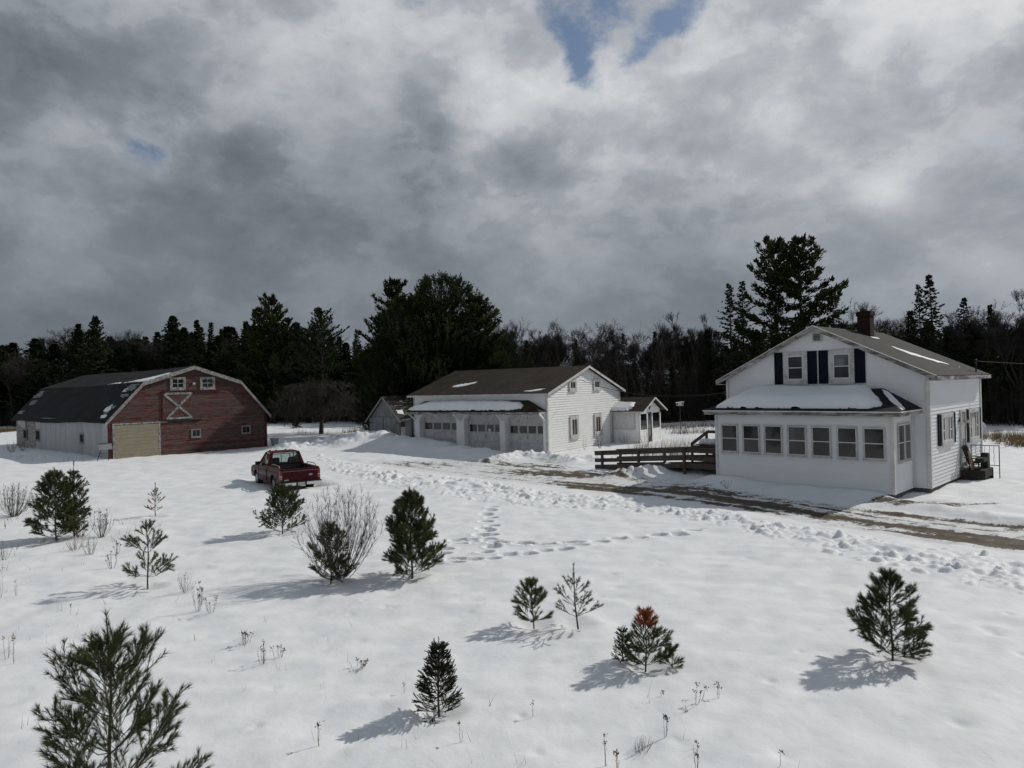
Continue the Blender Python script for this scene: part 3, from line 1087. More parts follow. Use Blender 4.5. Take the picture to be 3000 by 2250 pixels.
# stoop with its clutter
def stoop():
    rz = HOUSE.rotation_euler.z
    b = local(HOUSE, 0, 0, 0)
    s = thing('wooden_stoop', 'low dark plank stoop below the side door of the farmhouse', 'stoop', b, rz)
    m = MB()
    for i in range(7):
        x = .08 + i * .165
        m.box(x, x + .15, 3.75, 5.15, .36, .40)
    m.build('deck', 'wood_dark', s)
    m = MB()
    m.box(.06, 1.24, 3.78, 3.84, -.2, .357)
    m.box(.06, 1.24, 5.06, 5.12, -.2, .357)
    m.box(1.16, 1.22, 3.86, 5.04, .1, .357)
    m.build('frame', 'wood_dark', s)
    s.scale.x = .68
    q = thing('iron_railing', 'thin black iron handrail with balusters at the far edge of the stoop', 'railing', b, rz)
    q.scale.x = .8
    for z, w in ((1.24, .035), (.46, .025)):
        m = MB()
        m.bar((.08, 5.25, z), (1.3, 5.25, z), w, .028)
        m.build('rail', 'metal_dark', q)
    for x in (.1, 1.28):
        m = MB()
        m.bar((x, 5.25, -.1), (x, 5.25, 1.23), .035, .035)
        m.build('post', 'metal_dark', q)
    for i in range(5):
        m = MB()
        x = .3 + i * .19
        m.tube([(x + .012 * math.sin(k * 1.9), 5.25 + .012 * math.cos(k * 1.9), .47 + k * .0945) for k in range(9)], .009, 5)
        m.build('baluster', 'metal_dark', q)
    c = thing('wooden_chair', 'old dark slatted lawn chair tipped back against the farmhouse side wall', 'chair', b, rz)
    m = MB()
    for y in (3.95, 4.22, 4.5):
        m.bar((.42, y, .62), (.1, y, 1.28), .1, .03, V3((0, 1, 0)))
    m.build('backrest', 'wood_dark', c)
    m = MB()
    for i in range(4):
        m.bar((.42 + i * .14, 3.85, .66), (.42 + i * .14, 4.6, .66), .11, .03)
    m.build('seat', 'wood_dark', c)
    for x, y in ((.45, 3.9), (.45, 4.55), (.9, 3.9), (.9, 4.55)):
        m = MB()
        m.bar((x, y, .4), (x, y, .645), .06, .05)
        m.build('leg', 'wood_dark', c)
    for y in (3.84, 4.62):
        m = MB()
        m.bar((.2, y, .86), (.95, y, .84), .09, .03)
        m.build('armrest', 'wood_dark', c)
    c.scale.x = .68
    o = MB()
    o.hexa([(.62, 3.7, .42), (.68, 3.7, .42), (.68, 3.92, .42), (.62, 3.92, .42), (.42, 3.7, 1.12), (.48, 3.7, 1.12), (.48, 3.92, 1.12), (.42, 3.92, 1.12)])
    ob = o.build('leaning_board', 'wood_tan')
    ob.location, ob.rotation_euler = b, (0, 0, rz)
    ob.scale.x = .68
    tag(ob, 'short tan board leaning in front of the tipped lawn chair', 'board')
    for nm, lab, (x0, x1, y0, y1, z0, z1) in (('crate', 'low green slatted crate in front of the tipped chair on the stoop', (.7, 1.14, 3.95, 4.55, .70, .86)), ('crate', 'dark green box on the stoop next to the iron handrail', (.75, 1.1, 4.7, 5.05, .4, .98))):
        k = thing(nm, lab, 'crate', b, rz, 'crates on the stoop')
        k.scale.x = .68
        m = MB()
        hh = (z1 - z0) / 3
        for i in range(3):
            za = z0 + i * hh
            m.box(x0, x1, y0, y0 + .02, za + .006, za + hh - .006)
            m.box(x0, x1, y1 - .02, y1, za + .006, za + hh - .006)
            m.box(x0, x0 + .02, y0 + .021, y1 - .021, za + .006, za + hh - .006)
            m.box(x1 - .02, x1, y0 + .021, y1 - .021, za + .006, za + hh - .006)
        m.build('slat_panel', 'crate_green', k)
        m = MB()
        m.box(x0 + .025, x1 - .025, y0 + .025, y1 - .025, z0, z1 - .03)
        m.build('lid', 'crate_green', k)
    d = thing('satellite_dish', 'pale grey satellite dish on a short pole behind the farmhouse', 'satellite dish', local(HOUSE, -.30, 8.5, -.15), rz)
    m = MB()
    rings = []
    for j in range(7):
        rr = .30 * j / 6
        rings.append([(rr * math.cos(2 * math.pi * i / 20), -.42 * rr * rr * 2.2, rr * 1.15 * math.sin(2 * math.pi * i / 20)) for i in range(20)])
    for j in range(6):
        for i in range(20):
            k = (i + 1) % 20
            m.poly([V3(p) + V3((0, 0, 1.85)) for p in (rings[j][i], rings[j][k], rings[j + 1][k], rings[j + 1][i])])
    m.build('dish', 'metal_grey', d, True)
    m = MB()
    m.tube([(0, .1, -.3), (0, .1, 1.85)], .025, 8)
    m.build('pole', 'metal_grey', d)
    m = MB()
    m.bar((0, .02, 1.55), (0, -.42, 1.72), .02, .02)
    m.box(-.04, .04, -.48, -.4, 1.68, 1.78)
    m.build('feed_arm', 'metal_grey', d)


stoop()


# ------------------------------------------------------------------ ramp
def ramp():
    b = thing('wheelchair_ramp', 'grey brown wooden ramp with three rail guard boards leading up to the porch', 'ramp')
    L0, T, E_ = V3((3.95, 34.1, 0)), V3((7.28, 29.5, .5)), V3((8.36, 28.42, .5))
    off = V3((.81, .585, 0)) * 1.15
    prs = [('near', [L0, T, E_])]
    m = MB()
    for a, c in ((L0, T),):
        m.hexa([a + V3((0, 0, -.02)), c + V3((0, 0, -.02)), c + off + V3((0, 0, -.02)), a + off + V3((0, 0, -.02)), a + V3((0, 0, .03)), c + V3((0, 0, .03)), c + off + V3((0, 0, .03)), a + off + V3((0, 0, .03))])
    m.build('deck', 'wood_deck', b)
    m = MB()
    m.hexa([V3((7.28, 29.5, .47)), V3((8.36, 28.42, .47)), V3((9.5, 29.5, .47)), V3((8.3, 30.75, .47)), V3((7.28, 29.5, .52)), V3((8.36, 28.42, .52)), V3((9.5, 29.5, .52)), V3((8.3, 30.75, .52))])
    m.build('landing', 'wood_deck', b)

    def rails(p, q, ex=0.0):
        d = (q - p).normalized()
        p2 = p - d * ex
        for hh, w in ((.05, .20), (.36, .18), (.69, .18)):
            m = MB()
            m.bar(p2 + Z * hh, q + Z * hh, .035, w)
            m.build('rail_board', 'wood_deck', b)
        m = MB()
        m.bar(p2 + Z * .80, q + Z * .80, .13, .035)
        m.build('cap_rail', 'wood_deck', b)

    def post(p, h0=-.4, h1=.79):
        m = MB()
        m.bar(p + Z * h0, p + Z * h1, .1, .1, V3((.58, -.81, 0)))
        m.build('post', 'wood_deck', b)
    n = V3((-.81, -.585, 0)) * .055
    rails(L0, T)
    rails(T, E_)
    for f in (.1, .52, .985):
        p = L0.lerp(T, f) + n
        post(p, -.5)
    post(E_ + V3((-.03, -.05, 0)), -.6)
    L1, T1 = L0 + off + (T - L0) * .06, T + off + V3((.5, -.3, 0))
    rails(L1, T1)
    for f in (.03, .5, .96):
        post(L1.lerp(T1, f) - n, -.5)
    # handrail of the steps at the landing
    m = MB()
    a, c, e = V3((7.95, 31.3, 1.28)), V3((8.55, 30.75, 1.86)), V3((9.5, 29.9, 1.86))
    m.bar(a, c, .05, .13)
    m.bar(c, e, .05, .13)
    m.bar(a + V3((.05, -.04, -.12)), e - Z * .6, .05, .14)
    m.bar(V3((8.5, 30.8, .4)), V3((8.5, 30.8, 1.8)), .1, .1)
    m.bar(a + V3((0.02, -.02, .05)), a + V3((.02, -.02, -1.2)), .09, .09)
    m.build('stair_rail', 'wood_deck', b)
    s = MB()
    s.bar(V3((8.2, 31.05, 1.30)), V3((9.5, 29.87, 1.30)), .5, .04)
    s.build('shelf', 'wood_deck', b)
    so = MB()
    rnd = random.Random(3)
    for i in range(9):
        f = i / 8
        p = V3((8.4, 30.87, 1.40)).lerp(V3((9.45, 29.92, 1.42)), f)
        so.sphere(p + V3((rnd.uniform(-.04, .04), 0, rnd.uniform(-.02, .02))), .2, 10, 7, .8)
    o = so.build('snow_heap', 'snow', None, True)
    tag(o, 'lumpy snow heaped on the wooden shelf beside the porch', 'snow heap')


ramp()


# ------------------------------------------------------------------ garage
def garage():
    r = thing('garage', 'white three bay garage with brown roof and snowy canopy over recessed doors', 'garage', (2.05, 41.69, 0), rad(-35))
    X0, Y1, ZE, YP, ZP = -10.75, 9.7, 3.62, 4.85, 5.2
    sl = (ZP - ZE) / YP
    rt = Wall((0, 0, 0), (0, 1, 0), (1, 0, 0))
    lt = Wall((X0, 0, 0), (0, 1, 0), (-1, 0, 0))
    fr = Wall((0, 0, 0), (1, 0, 0), (0, -1, 0))
    REC = .5
    rc = Wall((0, REC, 0), (1, 0, 0), (0, -1, 0))
    lf = lambda z: 0 if z < ZE else (z - ZE) / sl
    rf = lambda z: Y1 if z < ZE else Y1 - (z - ZE) / sl
    mb = MB()
    for W in (rt, lt):
        siding(mb, W, -.1, ZE, lf, rf, .15, .05)
        siding(mb, W, ZE, ZP - .02, lf, rf, .15, .05)
    siding(mb, fr, 2.5, ZE, k_(X0), k_(0), .11, .016)
    pill = ((-10.75, -10.25), (-7.03, -6.36), (-3.54, -3.12), (-.32, 0))
    for a, c in pill:
        siding(mb, fr, -.2, 2.5, k_(a), k_(c), .11, .016)
        mb.box(a + .005, c - .005, .05, REC, -.3, 2.5)
    mb.box(X0 + .05, -.05, .04, REC, 2.36, ZE)
    mb.box(X0 + .05, -.05, .004, .04, 2.36, 2.5)
    mb.prism([(-.06, REC, -.3), (-.06, Y1 - .05, -.3), (-.06, Y1 - .05, ZE - .02), (-.06, YP, ZP - .05), (-.06, REC, ZE + REC * sl - .04)], (X0 + .12, 0, 0))
    # braces in the upper corners of the bays
    for (a0, a1), (b0, b1) in zip(pill[:-1], pill[1:]):
        for u, s in ((a1, 1), (b0, -1)):
            mb.prism([(u, .004, 2.36), (u + s * .34, .004, 2.36), (u, .004, 1.98)], (0, REC - .1, 0))
    w = mb.build('wall', 'garage_siding', r)
    tr = Pieces('corner_trim', 'weathered_white', w)
    tr.wbox(fr, X0 - .01, X0 + .1, 2.5, ZE - .03, 0, .03)
    tr.wbox(fr, -.1, .036, -.1, ZE - .03, 0, .03)
    tr.wbox(rt, 0, .1, -.1, ZE - .04, 0, .034)
    tr.wbox(rt, Y1 - .1, Y1, -.1, ZE - .04, 0, .034)
    # roof
    ov, oe = .28, .34
    zr = ZP + .1
    ze = zr - (YP + oe) * sl
    rb = MB()
    slab(rb, (X0 - ov, -oe, ze), (ov, -oe, ze), (ov, YP, zr), (X0 - ov, YP, zr), .06)
    slab(rb, (X0 - ov, Y1 + oe, ze), (ov, Y1 + oe, ze), (ov, YP, zr), (X0 - ov, YP, zr), .06)
    roof = rb.build('roof', 'roof_garage', r)
    fb = MB()
    for x in (ov, X0 - ov - .024):
        for y in (-oe, Y1 + oe):
            fb.hexa([(x, y, ze - .16), (x + .024, y, ze - .16), (x + .024, YP, zr - .16), (x, YP, zr - .16), (x, y, ze - .01), (x + .024, y, ze - .01), (x + .024, YP, zr - .01), (x, YP, zr - .01)])
    fb.box(X0 - ov, ov, -oe - .024, -oe, ze - .13, ze - .015)
    fb.box(X0 - ov, ov, Y1 + oe, Y1 + oe + .024, ze - .13, ze - .015)
    fb.box(X0 - ov, ov, -oe + .002, -.03, ze - .12, ze - .10)
    fb.build('fascia', 'weathered_white', roof)
    # canopy
    ya, zc, zt_ = -.85, 2.56, 3.2
    xa, xb, tl, tr_ = X0 + .1, -.05, -9.7, -1.28
    rb = MB()
    rb.poly([(xa, ya, zc), (xb, ya, zc), (tr_, -.025, zt_), (tl, -.025, zt_)], [(0, 0), (10.6, 0), (9.4, 1.1), (1.1, 1.1)])
    rb.poly([(xb, ya, zc), (xb, -.025, zc), (tr_, -.025, zt_)], [(0, 0), (.9, 0), (.9, 1.4)])
    rb.poly([(xa, -.025, zc), (xa, ya, zc), (tl, -.025, zt_)], [(0, 0), (.9, 0), (0, 1.4)])
    rb.poly([(xa, ya, zc - .06), (xa, -.025, zc - .06), (xb, -.025, zc - .06), (xb, ya, zc - .06)])
    for p, q in (((xa, ya), (xb, ya)), ((xb, ya), (xb, -.025)), ((xa, -.025), (xa, ya))):
        rb.poly([(*p, zc - .06), (*q, zc - .06), (*q, zc), (*p, zc)])
    cn = rb.build('canopy', 'roof_garage', r)
    fb = MB()
    rnd = random.Random(2)
    x = xa + .02
    while x < xb - .1:
        x1 = min(x + rnd.uniform(.4, 1.4), xb - .02)
        fb.box(x + .004, x1 - .004, ya + .03 + rnd.uniform(0, .015), ya + .055, zc - .2 + rnd.uniform(-.015, .03), zc - .063)
        x = x1
    fb.build('fascia', 'worn_fascia', cn)
    bb = MB()
    for u in (X0 + .12, -.12, -3.33, -6.7):
        bb.bar((u, -.03, 1.95), (u, ya + .1, zc - .1), .07, .09)
        bb.bar((u, -.03, zc - .105), (u, ya + .06, zc - .105), .07, .08)
    bb.build('bracket', 'garage_siding', cn)
    # doors
    for k, (a, c, z0) in enumerate(((-10.2, -7.07, .05), (-6.3, -3.58, 0), (-3.06, -.36, -.05))):
        d = MB()
        H = 2.3
        hs = (H - z0) / 4
        for i in range(4):
            d.wbox(rc, a, c, z0 + i * hs + .005, z0 + (i + 1) * hs - .005, .01, .06)
        for i in range(4):
            za, zb = z0 + i * hs, z0 + (i + 1) * hs
            if i == 2:
                continue
            for j in range(4):
                u0 = a + (c - a) * j / 4
                u1 = a + (c - a) * (j + 1) / 4
                ring(d, rc, u0 + .012, u1 - .012, za + .02, zb - .02, .075, .058, .074)
        o = d.build('garage_door', 'garage_door', r)
        pz0, pz1 = (1.28, 1.72) if k == 0 else (1.2, 1.65) if k == 1 else (1.15, 1.6)
        mats = (('glass_brown', 'glass_grey', 'glass_grey', 'glass_grey'), ('glass_dark', 'glass_grey', 'glass_grey', 'glass_grey'), ('glass_dark', 'glass_grey', 'glass_dark', 'glass_grey'))[k]
        for j in range(4):
            u0 = a + (c - a) * j / 4 + .06
            u1 = a + (c - a) * (j + 1) / 4 - .06
            p = MB()
            p.wbox(rc, u0, u1, pz0, pz1, .03, .067)
            p.build('pane', mats[j], o)
            if k == 1 and j == 2:
                p = MB()
                p.wbox(rc, u0 + .14, u0 + .36, pz0 + .02, pz0 + .2, .03, .071)
                p.build('notice', 'sash_white', o)
        if k:
            h = MB()
            um = (a + c) / 2
            for zz in (.86, .98):
                h.tube([rc.P(um, zz, .07), rc.P(um, zz, .1)], .035, 8)
            h.build('handle', 'metal_dark', o)
        if k == 2:
            h = MB()
            h.bar(rc.P((a + c) / 2 - .02, 2.02, .08), rc.P((a + c) / 2 - .02, 2.18, .08), .025, .02)
            h.build('hook', 'metal_dark', o)
    # gable windows and door
    for u0, u1 in ((2.61, 3.53), (5.81, 6.76)):
        window(r, rt, u0, u1, 3.67, 4.42, .15, nx=2, nz=1, pane='glass_dark', proud=.07)
    for u0, u1 in ((2.62, 3.69), (5.79, 6.85)):
        window(r, rt, u0, u1, .66, 2.1, .2, nx=2, nz=1, pane='glass_brown', pane_low='glass_dark', proud=.07, muntin=.025)
    d = MB()
    ring(d, rt, 8.18, 9.38, -.2, 2.03, .13, 0, .06, wb=.03)
    o = d.build('door', 'weathered_white', r)
    d = MB()
    for i in range(5):
        u0 = 8.315 + i * .187
        d.wbox(rt, u0, u0 + .18, -.16, 1.9, 0, .03 + .004 * (i % 2))
    d.build('door_leaf', 'grey_door', o)
    dn = MB()
    dn.tube([(X0 - .06, -.1, 3.4), (X0 - .06, -.14, 2.4), (X0 - .06, -.14, -.1)], .05, 8)
    dn.sphere((X0 - .02, -.14, .85), .1)
    dn.build('downpipe', 'metal_dark', r)
    # snow
    up = V3((0, -.025 - ya, zt_ - zc))
    roof_snow('roof_snow', 'long white strip of snow covering the canopy above the garage doors', r, (xa, ya, zc), (1, 0, 0), up, [(.05, .10), (4, .08), (8.5, .10), (9.2, .25), (9.25, .5), (8.95, .8), (7.5, .95), (4.5, 1.02), (1.6, .98), (.7, .6), (.15, .3)], .28, .05, 21, .4, .06)
    ur = V3((0, YP + oe, zr - ze))
    o0 = (X0 - ov, -oe, ze)
    roof_snow('roof_snow', 'oval snow patch higher up on the brown garage roof', r, o0, (1, 0, 0), ur, [(2.6, 1.5), (3.6, 1.65), (4.1, 2.2), (4.2, 2.6), (3.3, 2.4), (2.6, 1.9)], .04, .04, 23, .2, .14)
    roof_snow('roof_snow', 'flat snow patch low on the brown garage roof near its gable', r, o0, (1, 0, 0), ur, [(9.2, .35), (10.3, .4), (10.75, .95), (10.2, .8), (9.3, .55)], .04, .04, 25, .2, .1)
    return r


GAR = garage()


def shed():
    p = V3((-10.95, 53.25, 0))
    r = thing('storage_shed', 'small weathered grey plank shed with steep patchy roof beside the garage', 'shed', p, rad(-38))
    Wd, L, ZE, ZP = 3.5, 4.2, 1.85, 3.5
    fr = Wall((0, 0, 0), (1, 0, 0), (0, -1, 0))
    rt = Wall((Wd, 0, 0), (0, 1, 0), (1, 0, 0))
    sl = (ZP - ZE) / (Wd / 2)
    mb = MB()
    siding(mb, fr, 2.05, ZP - .03, lambda z: (z - ZE) / sl, lambda z: Wd - (z - ZE) / sl, .13, .02)
    siding(mb, rt, 0, ZE, k_(0), k_(L), .13, .02)
    mb.prism([(.04, .04, -.3), (Wd - .04, .04, -.3), (Wd - .04, .04, ZE - .04), (Wd / 2, .04, ZP - .08), (.04, .04, ZE - .04)], (0, L, 0))
    mb.build('wall', 'shed_grey', r)
    for a, c in ((.08, 1.62), (1.66, Wd - .1)):
        d = MB()
        n = 6
        for i in range(n):
            u0 = a + (c - a) * i / n
            d.wbox(fr, u0 + .004, u0 + (c - a) / n - .004, -.1, 1.98, 0, .03 + .008 * ((i * 7) % 3))
        o = d.build('door', 'shed_grey', r)
        h = MB()
        for zz in (.5, 1.55):
            u = a if a < 1 else c
            s = 1 if a < 1 else -1
            h.wbox(fr, min(u, u + s * .35), max(u, u + s * .35), zz, zz + .05, .04, .062)
        h.build('hinge', 'metal_dark', o)
    rb = MB()
    sag = lambda s, t_: -.05 * math.sin(math.pi * s)
    slab(rb, (Wd + .2, -.2, ZE - .17), (Wd + .2, L, ZE - .17), (Wd / 2, L, ZP + .05), (Wd / 2, -.2, ZP + .05), .05, 6, 3, sag)
    slab(rb, (-.2, -.2, ZE - .17), (-.2, L, ZE - .17), (Wd / 2, L, ZP + .05), (Wd / 2, -.2, ZP + .05), .05)
    ro = rb.build('roof', 'roof_shed', r)
    fb = MB()
    for x in (-.2, Wd + .2):
        fb.bar((x, -.22, ZE - .25), (Wd / 2, -.22, ZP - .03), .025, .12)
    fb.build('fascia', 'shed_grey', ro)
    # bare battens where the shingles have gone
    bt = MB()
    rnd = random.Random(4)
    ur = (V3((Wd / 2, 0, ZP + .05)) - V3((Wd + .2, 0, ZE - .17)))
    nn = V3((ur.z, 0, -ur.x)).normalized()
    for i in range(26):
        y0 = rnd.uniform(.2, 3.3)
        f = rnd.uniform(.08, .95)
        l = rnd.uniform(.25, .8)
        q = V3((Wd + .2, 0, ZE - .17)) + ur * f + nn * .03
        bt.bar(q + V3((0, y0, -.04)), q + V3((0, y0 + l, -.04)), .09, .03, nn)
    bt.build('batten', 'shed_grey', ro)
    le = thing('lean_to', 'low weathered lean-to with broken roof joining the shed to the garage', 'lean-to', local(GAR, -10.85, .3, 0), rad(-35))
    mb = MB()
    W = Wall((-1.9, .9, 0), (1, 0, 0), (0, -1, 0))
    siding(mb, W, 0, 1.9, k_(0), k_(1.85), .13, .02)
    mb.box(-1.88, -.06, .94, 3.4, -.2, 1.9)
    mb.build('wall', 'shed_grey', le)
    rb = MB()
    slab(rb, (-2.1, .55, 1.95), (-.08, .55, 2.0), (-.08, 3.5, 3.0), (-2.1, 3.5, 2.9), .05, 5, 3, lambda s, t_: -.07 * math.sin(3.1 * s))
    rr = rb.build('roof', 'roof_shed', le)
    fb = MB()
    fb.bar((-2.1, .53, 1.9), (-.08, .53, 1.94), .025, .11)
    fb.build('fascia', 'worn_fascia', rr)
    bb = MB()
    bb.tube([(-.2, .3, 1.2), (-.35, .35, 1.6), (-.8, .5, 1.9)], .05, 6)
    bb.build('brace', 'shed_grey', le)
    roof_snow('roof_snow', 'small leftover snow patches on the torn shed roof', r, (Wd + .2, -.2, ZE - .17), (0, 1, 0), ur, [(.3, .9), (.9, .8), (1.0, 1.2), (.4, 1.25)], .03, .04, 31, .1, .1)


shed()


def cottage():
    r = thing('small_cottage', 'tiny white screened cottage with snow on its brown roof behind the garage', 'cottage', (8.57, 47.5, 0), rad(-35))
    Wd, L, ZE, ZP = 3.5, 4.6, 2.2, 3.0
    rt = Wall((0, 0, 0), (0, 1, 0), (1, 0, 0))
    fr = Wall((0, 0, 0), (1, 0, 0), (0, -1, 0))
    sl = (ZP - ZE) / (Wd / 2)
    mb = MB()
    siding(mb, rt, 1.95, ZE, k_(0), k_(Wd), .11, .018)
    siding(mb, rt, ZE, ZP - .02, lambda z: (z - ZE) / sl, lambda z: Wd - (z - ZE) / sl, .11, .018)
    mb.prism([(-.03, .01, -.3), (-.03, Wd - .01, -.3), (-.03, Wd - .01, ZE), (-.03, Wd / 2, ZP - .02), (-.03, .01, ZE)], (-L, 0, 0))
    for u in (.05, 1.22, 2.05, Wd - .05):
        mb.wbox(rt, u - .06, u + .06, -.2, 1.95, 0, .05)
    for a, c in ((.11, 1.16), (2.11, Wd - .11)):
        mb.wbox(rt, a, c, -.2, .85, 0, .03)
    mb.build('wall', 'garage_siding', r)
    for a, c in ((.11, 1.16), (2.11, Wd - .11)):
        p = MB()
        p.wbox(rt, a, c, .85, 1.94, 0, .012)
        p.build('screen', 'glass_dark', r)
    d = MB()
    ring(d, rt, 1.28, 1.99, -.15, 2.0, .09, 0, .035, wb=.5)
    d.wbox(rt, 1.37, 1.9, .85, .93, 0, .033)
    o = d.build('door', 'brown_door', r)
    p = MB()
    p.wbox(rt, 1.365, 1.905, .34, 1.92, 0, .014)
    p.build('pane', 'glass_curtain', o)
    em = MB()
    em.prism([rt.P(1.42, 2.5, .02), rt.P(1.9, 2.5, .02), rt.P(1.74, 2.34, .02), rt.P(1.66, 2.16, .02), rt.P(1.58, 2.34, .02)], (.03, 0, 0))
    em.build('emblem', 'metal_dark', r)
    b = MB()
    b.wbox(fr, -2.6, -.35, .95, 2.0, 0, .025)
    b.build('board_panel', 'sash_white', r)
    t_ = MB()
    ring(t_, fr, -2.66, -.29, .9, 2.06, .055, 0, .04)
    t_.build('panel_frame', 'weathered_white', r)
    zr = ZP + .08
    ze = zr - (Wd / 2 + .3) * sl
    rb = MB()
    slab(rb, (-L - .2, -.3, ze), (.45, -.3, ze), (.45, Wd / 2, zr), (-L - .2, Wd / 2, zr), .05)
    slab(rb, (-L - .2, Wd + .3, ze), (.45, Wd + .3, ze), (.45, Wd / 2, zr), (-L - .2, Wd / 2, zr), .05)
    ro = rb.build('roof', 'roof_garage', r)
    fb = MB()
    for y in (-.3, Wd + .3):
        fb.hexa([(.45, y, ze - .13), (.474, y, ze - .13), (.474, Wd / 2, zr - .13), (.45, Wd / 2, zr - .13), (.45, y, ze - .01), (.474, y, ze - .01), (.474, Wd / 2, zr - .01), (.45, Wd / 2, zr - .01)])
    fb.box(-L - .2, .45, -.324, -.3, ze - .1, ze - .01)
    fb.build('fascia', 'weathered_white', ro)
    roof_snow('roof_snow', 'block of snow on the cottage roof behind the garage', r, (-L - .2, -.3, ze), (1, 0, 0), V3((0, Wd / 2 + .3, zr - ze)), [(1.2, .12), (4.0, .1), (4.25, .5), (4.1, 1.35), (1.2, 1.5)], .16, .05, 33, .2, .08)


cottage()


# ------------------------------------------------------------------ barn
def barn():
    r = thing('barn', 'long gambrel barn with peeling red front, cream garage door and dark patched roof', 'barn', (-26.0, 45.0, 0), rad(47))
    Wd, L = 10.8, 24.0
    prof = [(0, 2.62), (2.15, 4.85), (5.45, 5.92), (8.75, 4.85), (10.8, 2.62)]
    fr = Wall((0, 0, 0), (1, 0, 0), (0, -1, 0))
    lt = Wall((0, 0, 0), (0, 1, 0), (-1, 0, 0))
    rt = Wall((Wd, 0, 0), (0, 1, 0), (1, 0, 0))

    def xl(z):
        if z <= 2.62:
            return 0
        return (z - 2.62) / 2.23 * 2.15 if z < 4.85 else 2.15 + (z - 4.85) / 1.07 * 3.3

    def xr(z):
        if z <= 2.62:
            return Wd
        return Wd - (z - 2.62) / 2.23 * 2.05 if z < 4.85 else 8.75 - (z - 4.85) / 1.07 * 3.3
    rnd = random.Random(9)
    mb = MB()
    siding(mb, fr, -.2, 2.62, xl, xr, .12, .018, rnd)
    siding(mb, fr, 2.62, 4.85, xl, xr, .12, .018, rnd)
    siding(mb, fr, 4.85, 5.9, xl, xr, .12, .018, rnd)
    mb.box(.04, Wd - .01, .14, L - .12, -.4, 2.25)
    for ya, dz in ((.035, -.03), (L - .11, -.25)):
        mb.prism([(.01, ya, -.4), (Wd - .01, ya, -.4)] + [(min(max(x, .01), Wd - .01), ya, z + dz) for x, z in prof[::-1]], (0, .1, 0))
    mb.build('wall', 'barn_red', r)
    side = MB()
    side.box(-.03, -.002, .15, 17.4, -.4, 2.5)
    for i in range(13):
        y = .15 + i * 1.3
        side.box(-.04, -.031, y, y + .05, -.4, 2.5 + .02 * (i % 2))
    side.build('metal_sheeting', 'barn_metal', r)
    side = MB()
    siding(side, lt, -.2, 2.42, k_(17.45), k_(L), .13, .022, rnd)
    side.build('clapboard', 'barn_old_clapboard', r)
    sh = MB()
    sh.hexa([(-.06, 20.6, 1.5), (-.05, 20.6, 1.5), (-.05, 23.2, 1.9), (-.06, 23.2, 1.9), (-.06, 20.6, 2.5), (-.05, 20.6, 2.5), (-.05, 22.9, 2.35), (-.06, 22.9, 2.35)])
    sh.build('loose_sheet', 'barn_metal', r)

    def sag(s, t_):
        return -.2 * s * (1 - .9 * t_) + .06 * math.sin(s * 9) * (1 - t_) - .05 * math.sin(s * 5.5) * t_ + .012 * math.sin(s * 40 + t_ * 9)
    rb = MB()
    A = [(-.28, 2.36), (2.1, 4.97), (5.45, 6.06), (8.8, 4.97), (Wd + .28, 2.36)]
    y0, y1 = -.2, L + .9
    for i in range(4):
        (xa, za), (xb, zb) = A[i], A[i + 1]
        f = (lambda s, t_: sag(s, t_ * .5)) if i in (0,) else (lambda s, t_: sag(s, .5 + t_ * .5)) if i == 1 else None
        if i >= 2:
            xa, za, xb, zb = xb, zb, xa, za
        slab(rb, (xa, y0, za), (xa, y1, za), (xb, y1, zb), (xb, y0, zb), .06, 30, 5, f or ((lambda s, t_: sag(s, .5 + t_ * .5)) if i == 2 else (lambda s, t_: sag(s, t_ * .5))))
    roof = rb.build('roof', 'roof_barn', r)
    fb = MB()
    for i in range(4):
        (xa, za), (xb, zb) = A[i], A[i + 1]
        fb.hexa([(xa, -.235, za - .25), (xb, -.235, zb - .25), (xb, -.205, zb - .25), (xa, -.205, za - .25), (xa, -.235, za + .01), (xb, -.235, zb + .01), (xb, -.205, zb + .01), (xa, -.205, za + .01)])
    fb.build('fascia', 'barn_white', roof)
    tr = Pieces('corner_trim', 'barn_trim_red', r)
    tr.wbox(fr, -.035, .12, -.3, 2.5, 0, .04)
    tr.wbox(fr, Wd - .14, Wd + .02, -.3, 2.5, 0, .04)
    tr.wbox(fr, .12, .17, -.3, 2.3, 0, .045)
    # torn patches of bare boards
    rnd = random.Random(12)

    def onroof(y, f, seg=0):
        (xa, za), (xb, zb) = A[seg], A[seg + 1]
        s = (y - y0) / (y1 - y0)
        return V3((xa + (xb - xa) * f, y, za + (zb - za) * f + sag(s, f * .5 if seg == 0 else .5 + f * .5)))
    n0 = V3((-(A[1][1] - A[0][1]), 0, A[1][0] - A[0][0])).normalized()
    for (ya, yb, fa, fb_) in ((.3, 1.8, .80, .95), (.4, 1.5, .62, .72), (22.3, 24.3, .72, .92), (21.8, 23.4, .48, .6), (22.8, 24.4, .2, .28), (.6, 2.0, .36, .42), (1.2, 1.9, .2, .24)):
        pt = MB()
        for k in range(int((fb_ - fa) / .035) + 1):
            f = fa + k * .035
            a, c = ya + rnd.uniform(-.3, .4), yb + rnd.uniform(-.5, .3)
            p, q = onroof(a, f) + n0 * .02, onroof(c, f + rnd.uniform(-.01, .01)) + n0 * .02
            pt.bar(p, q, .1, .02, n0)
        pt.build('bare_board', 'barn_white', roof)
    # overhead door
    d = MB()
    for i in range(5):
        z = .02 + i * .43
        d.wbox(fr, .35, 3.02, z + .005, z + .425, .02, .05)
        d.wbox(fr, .35, 3.02, z + .2, z + .215, .05, .056)
    dd = d.build('garage_door', 'cream_door', r)
    d = MB()
    d.wbox(fr, .2, .345, -.1, 2.2, .01, .06)
    d.wbox(fr, 3.025, 3.15, -.1, 2.2, .01, .06)
    d.wbox(fr, .2, 3.6, 2.2, 2.3, .01, .062)
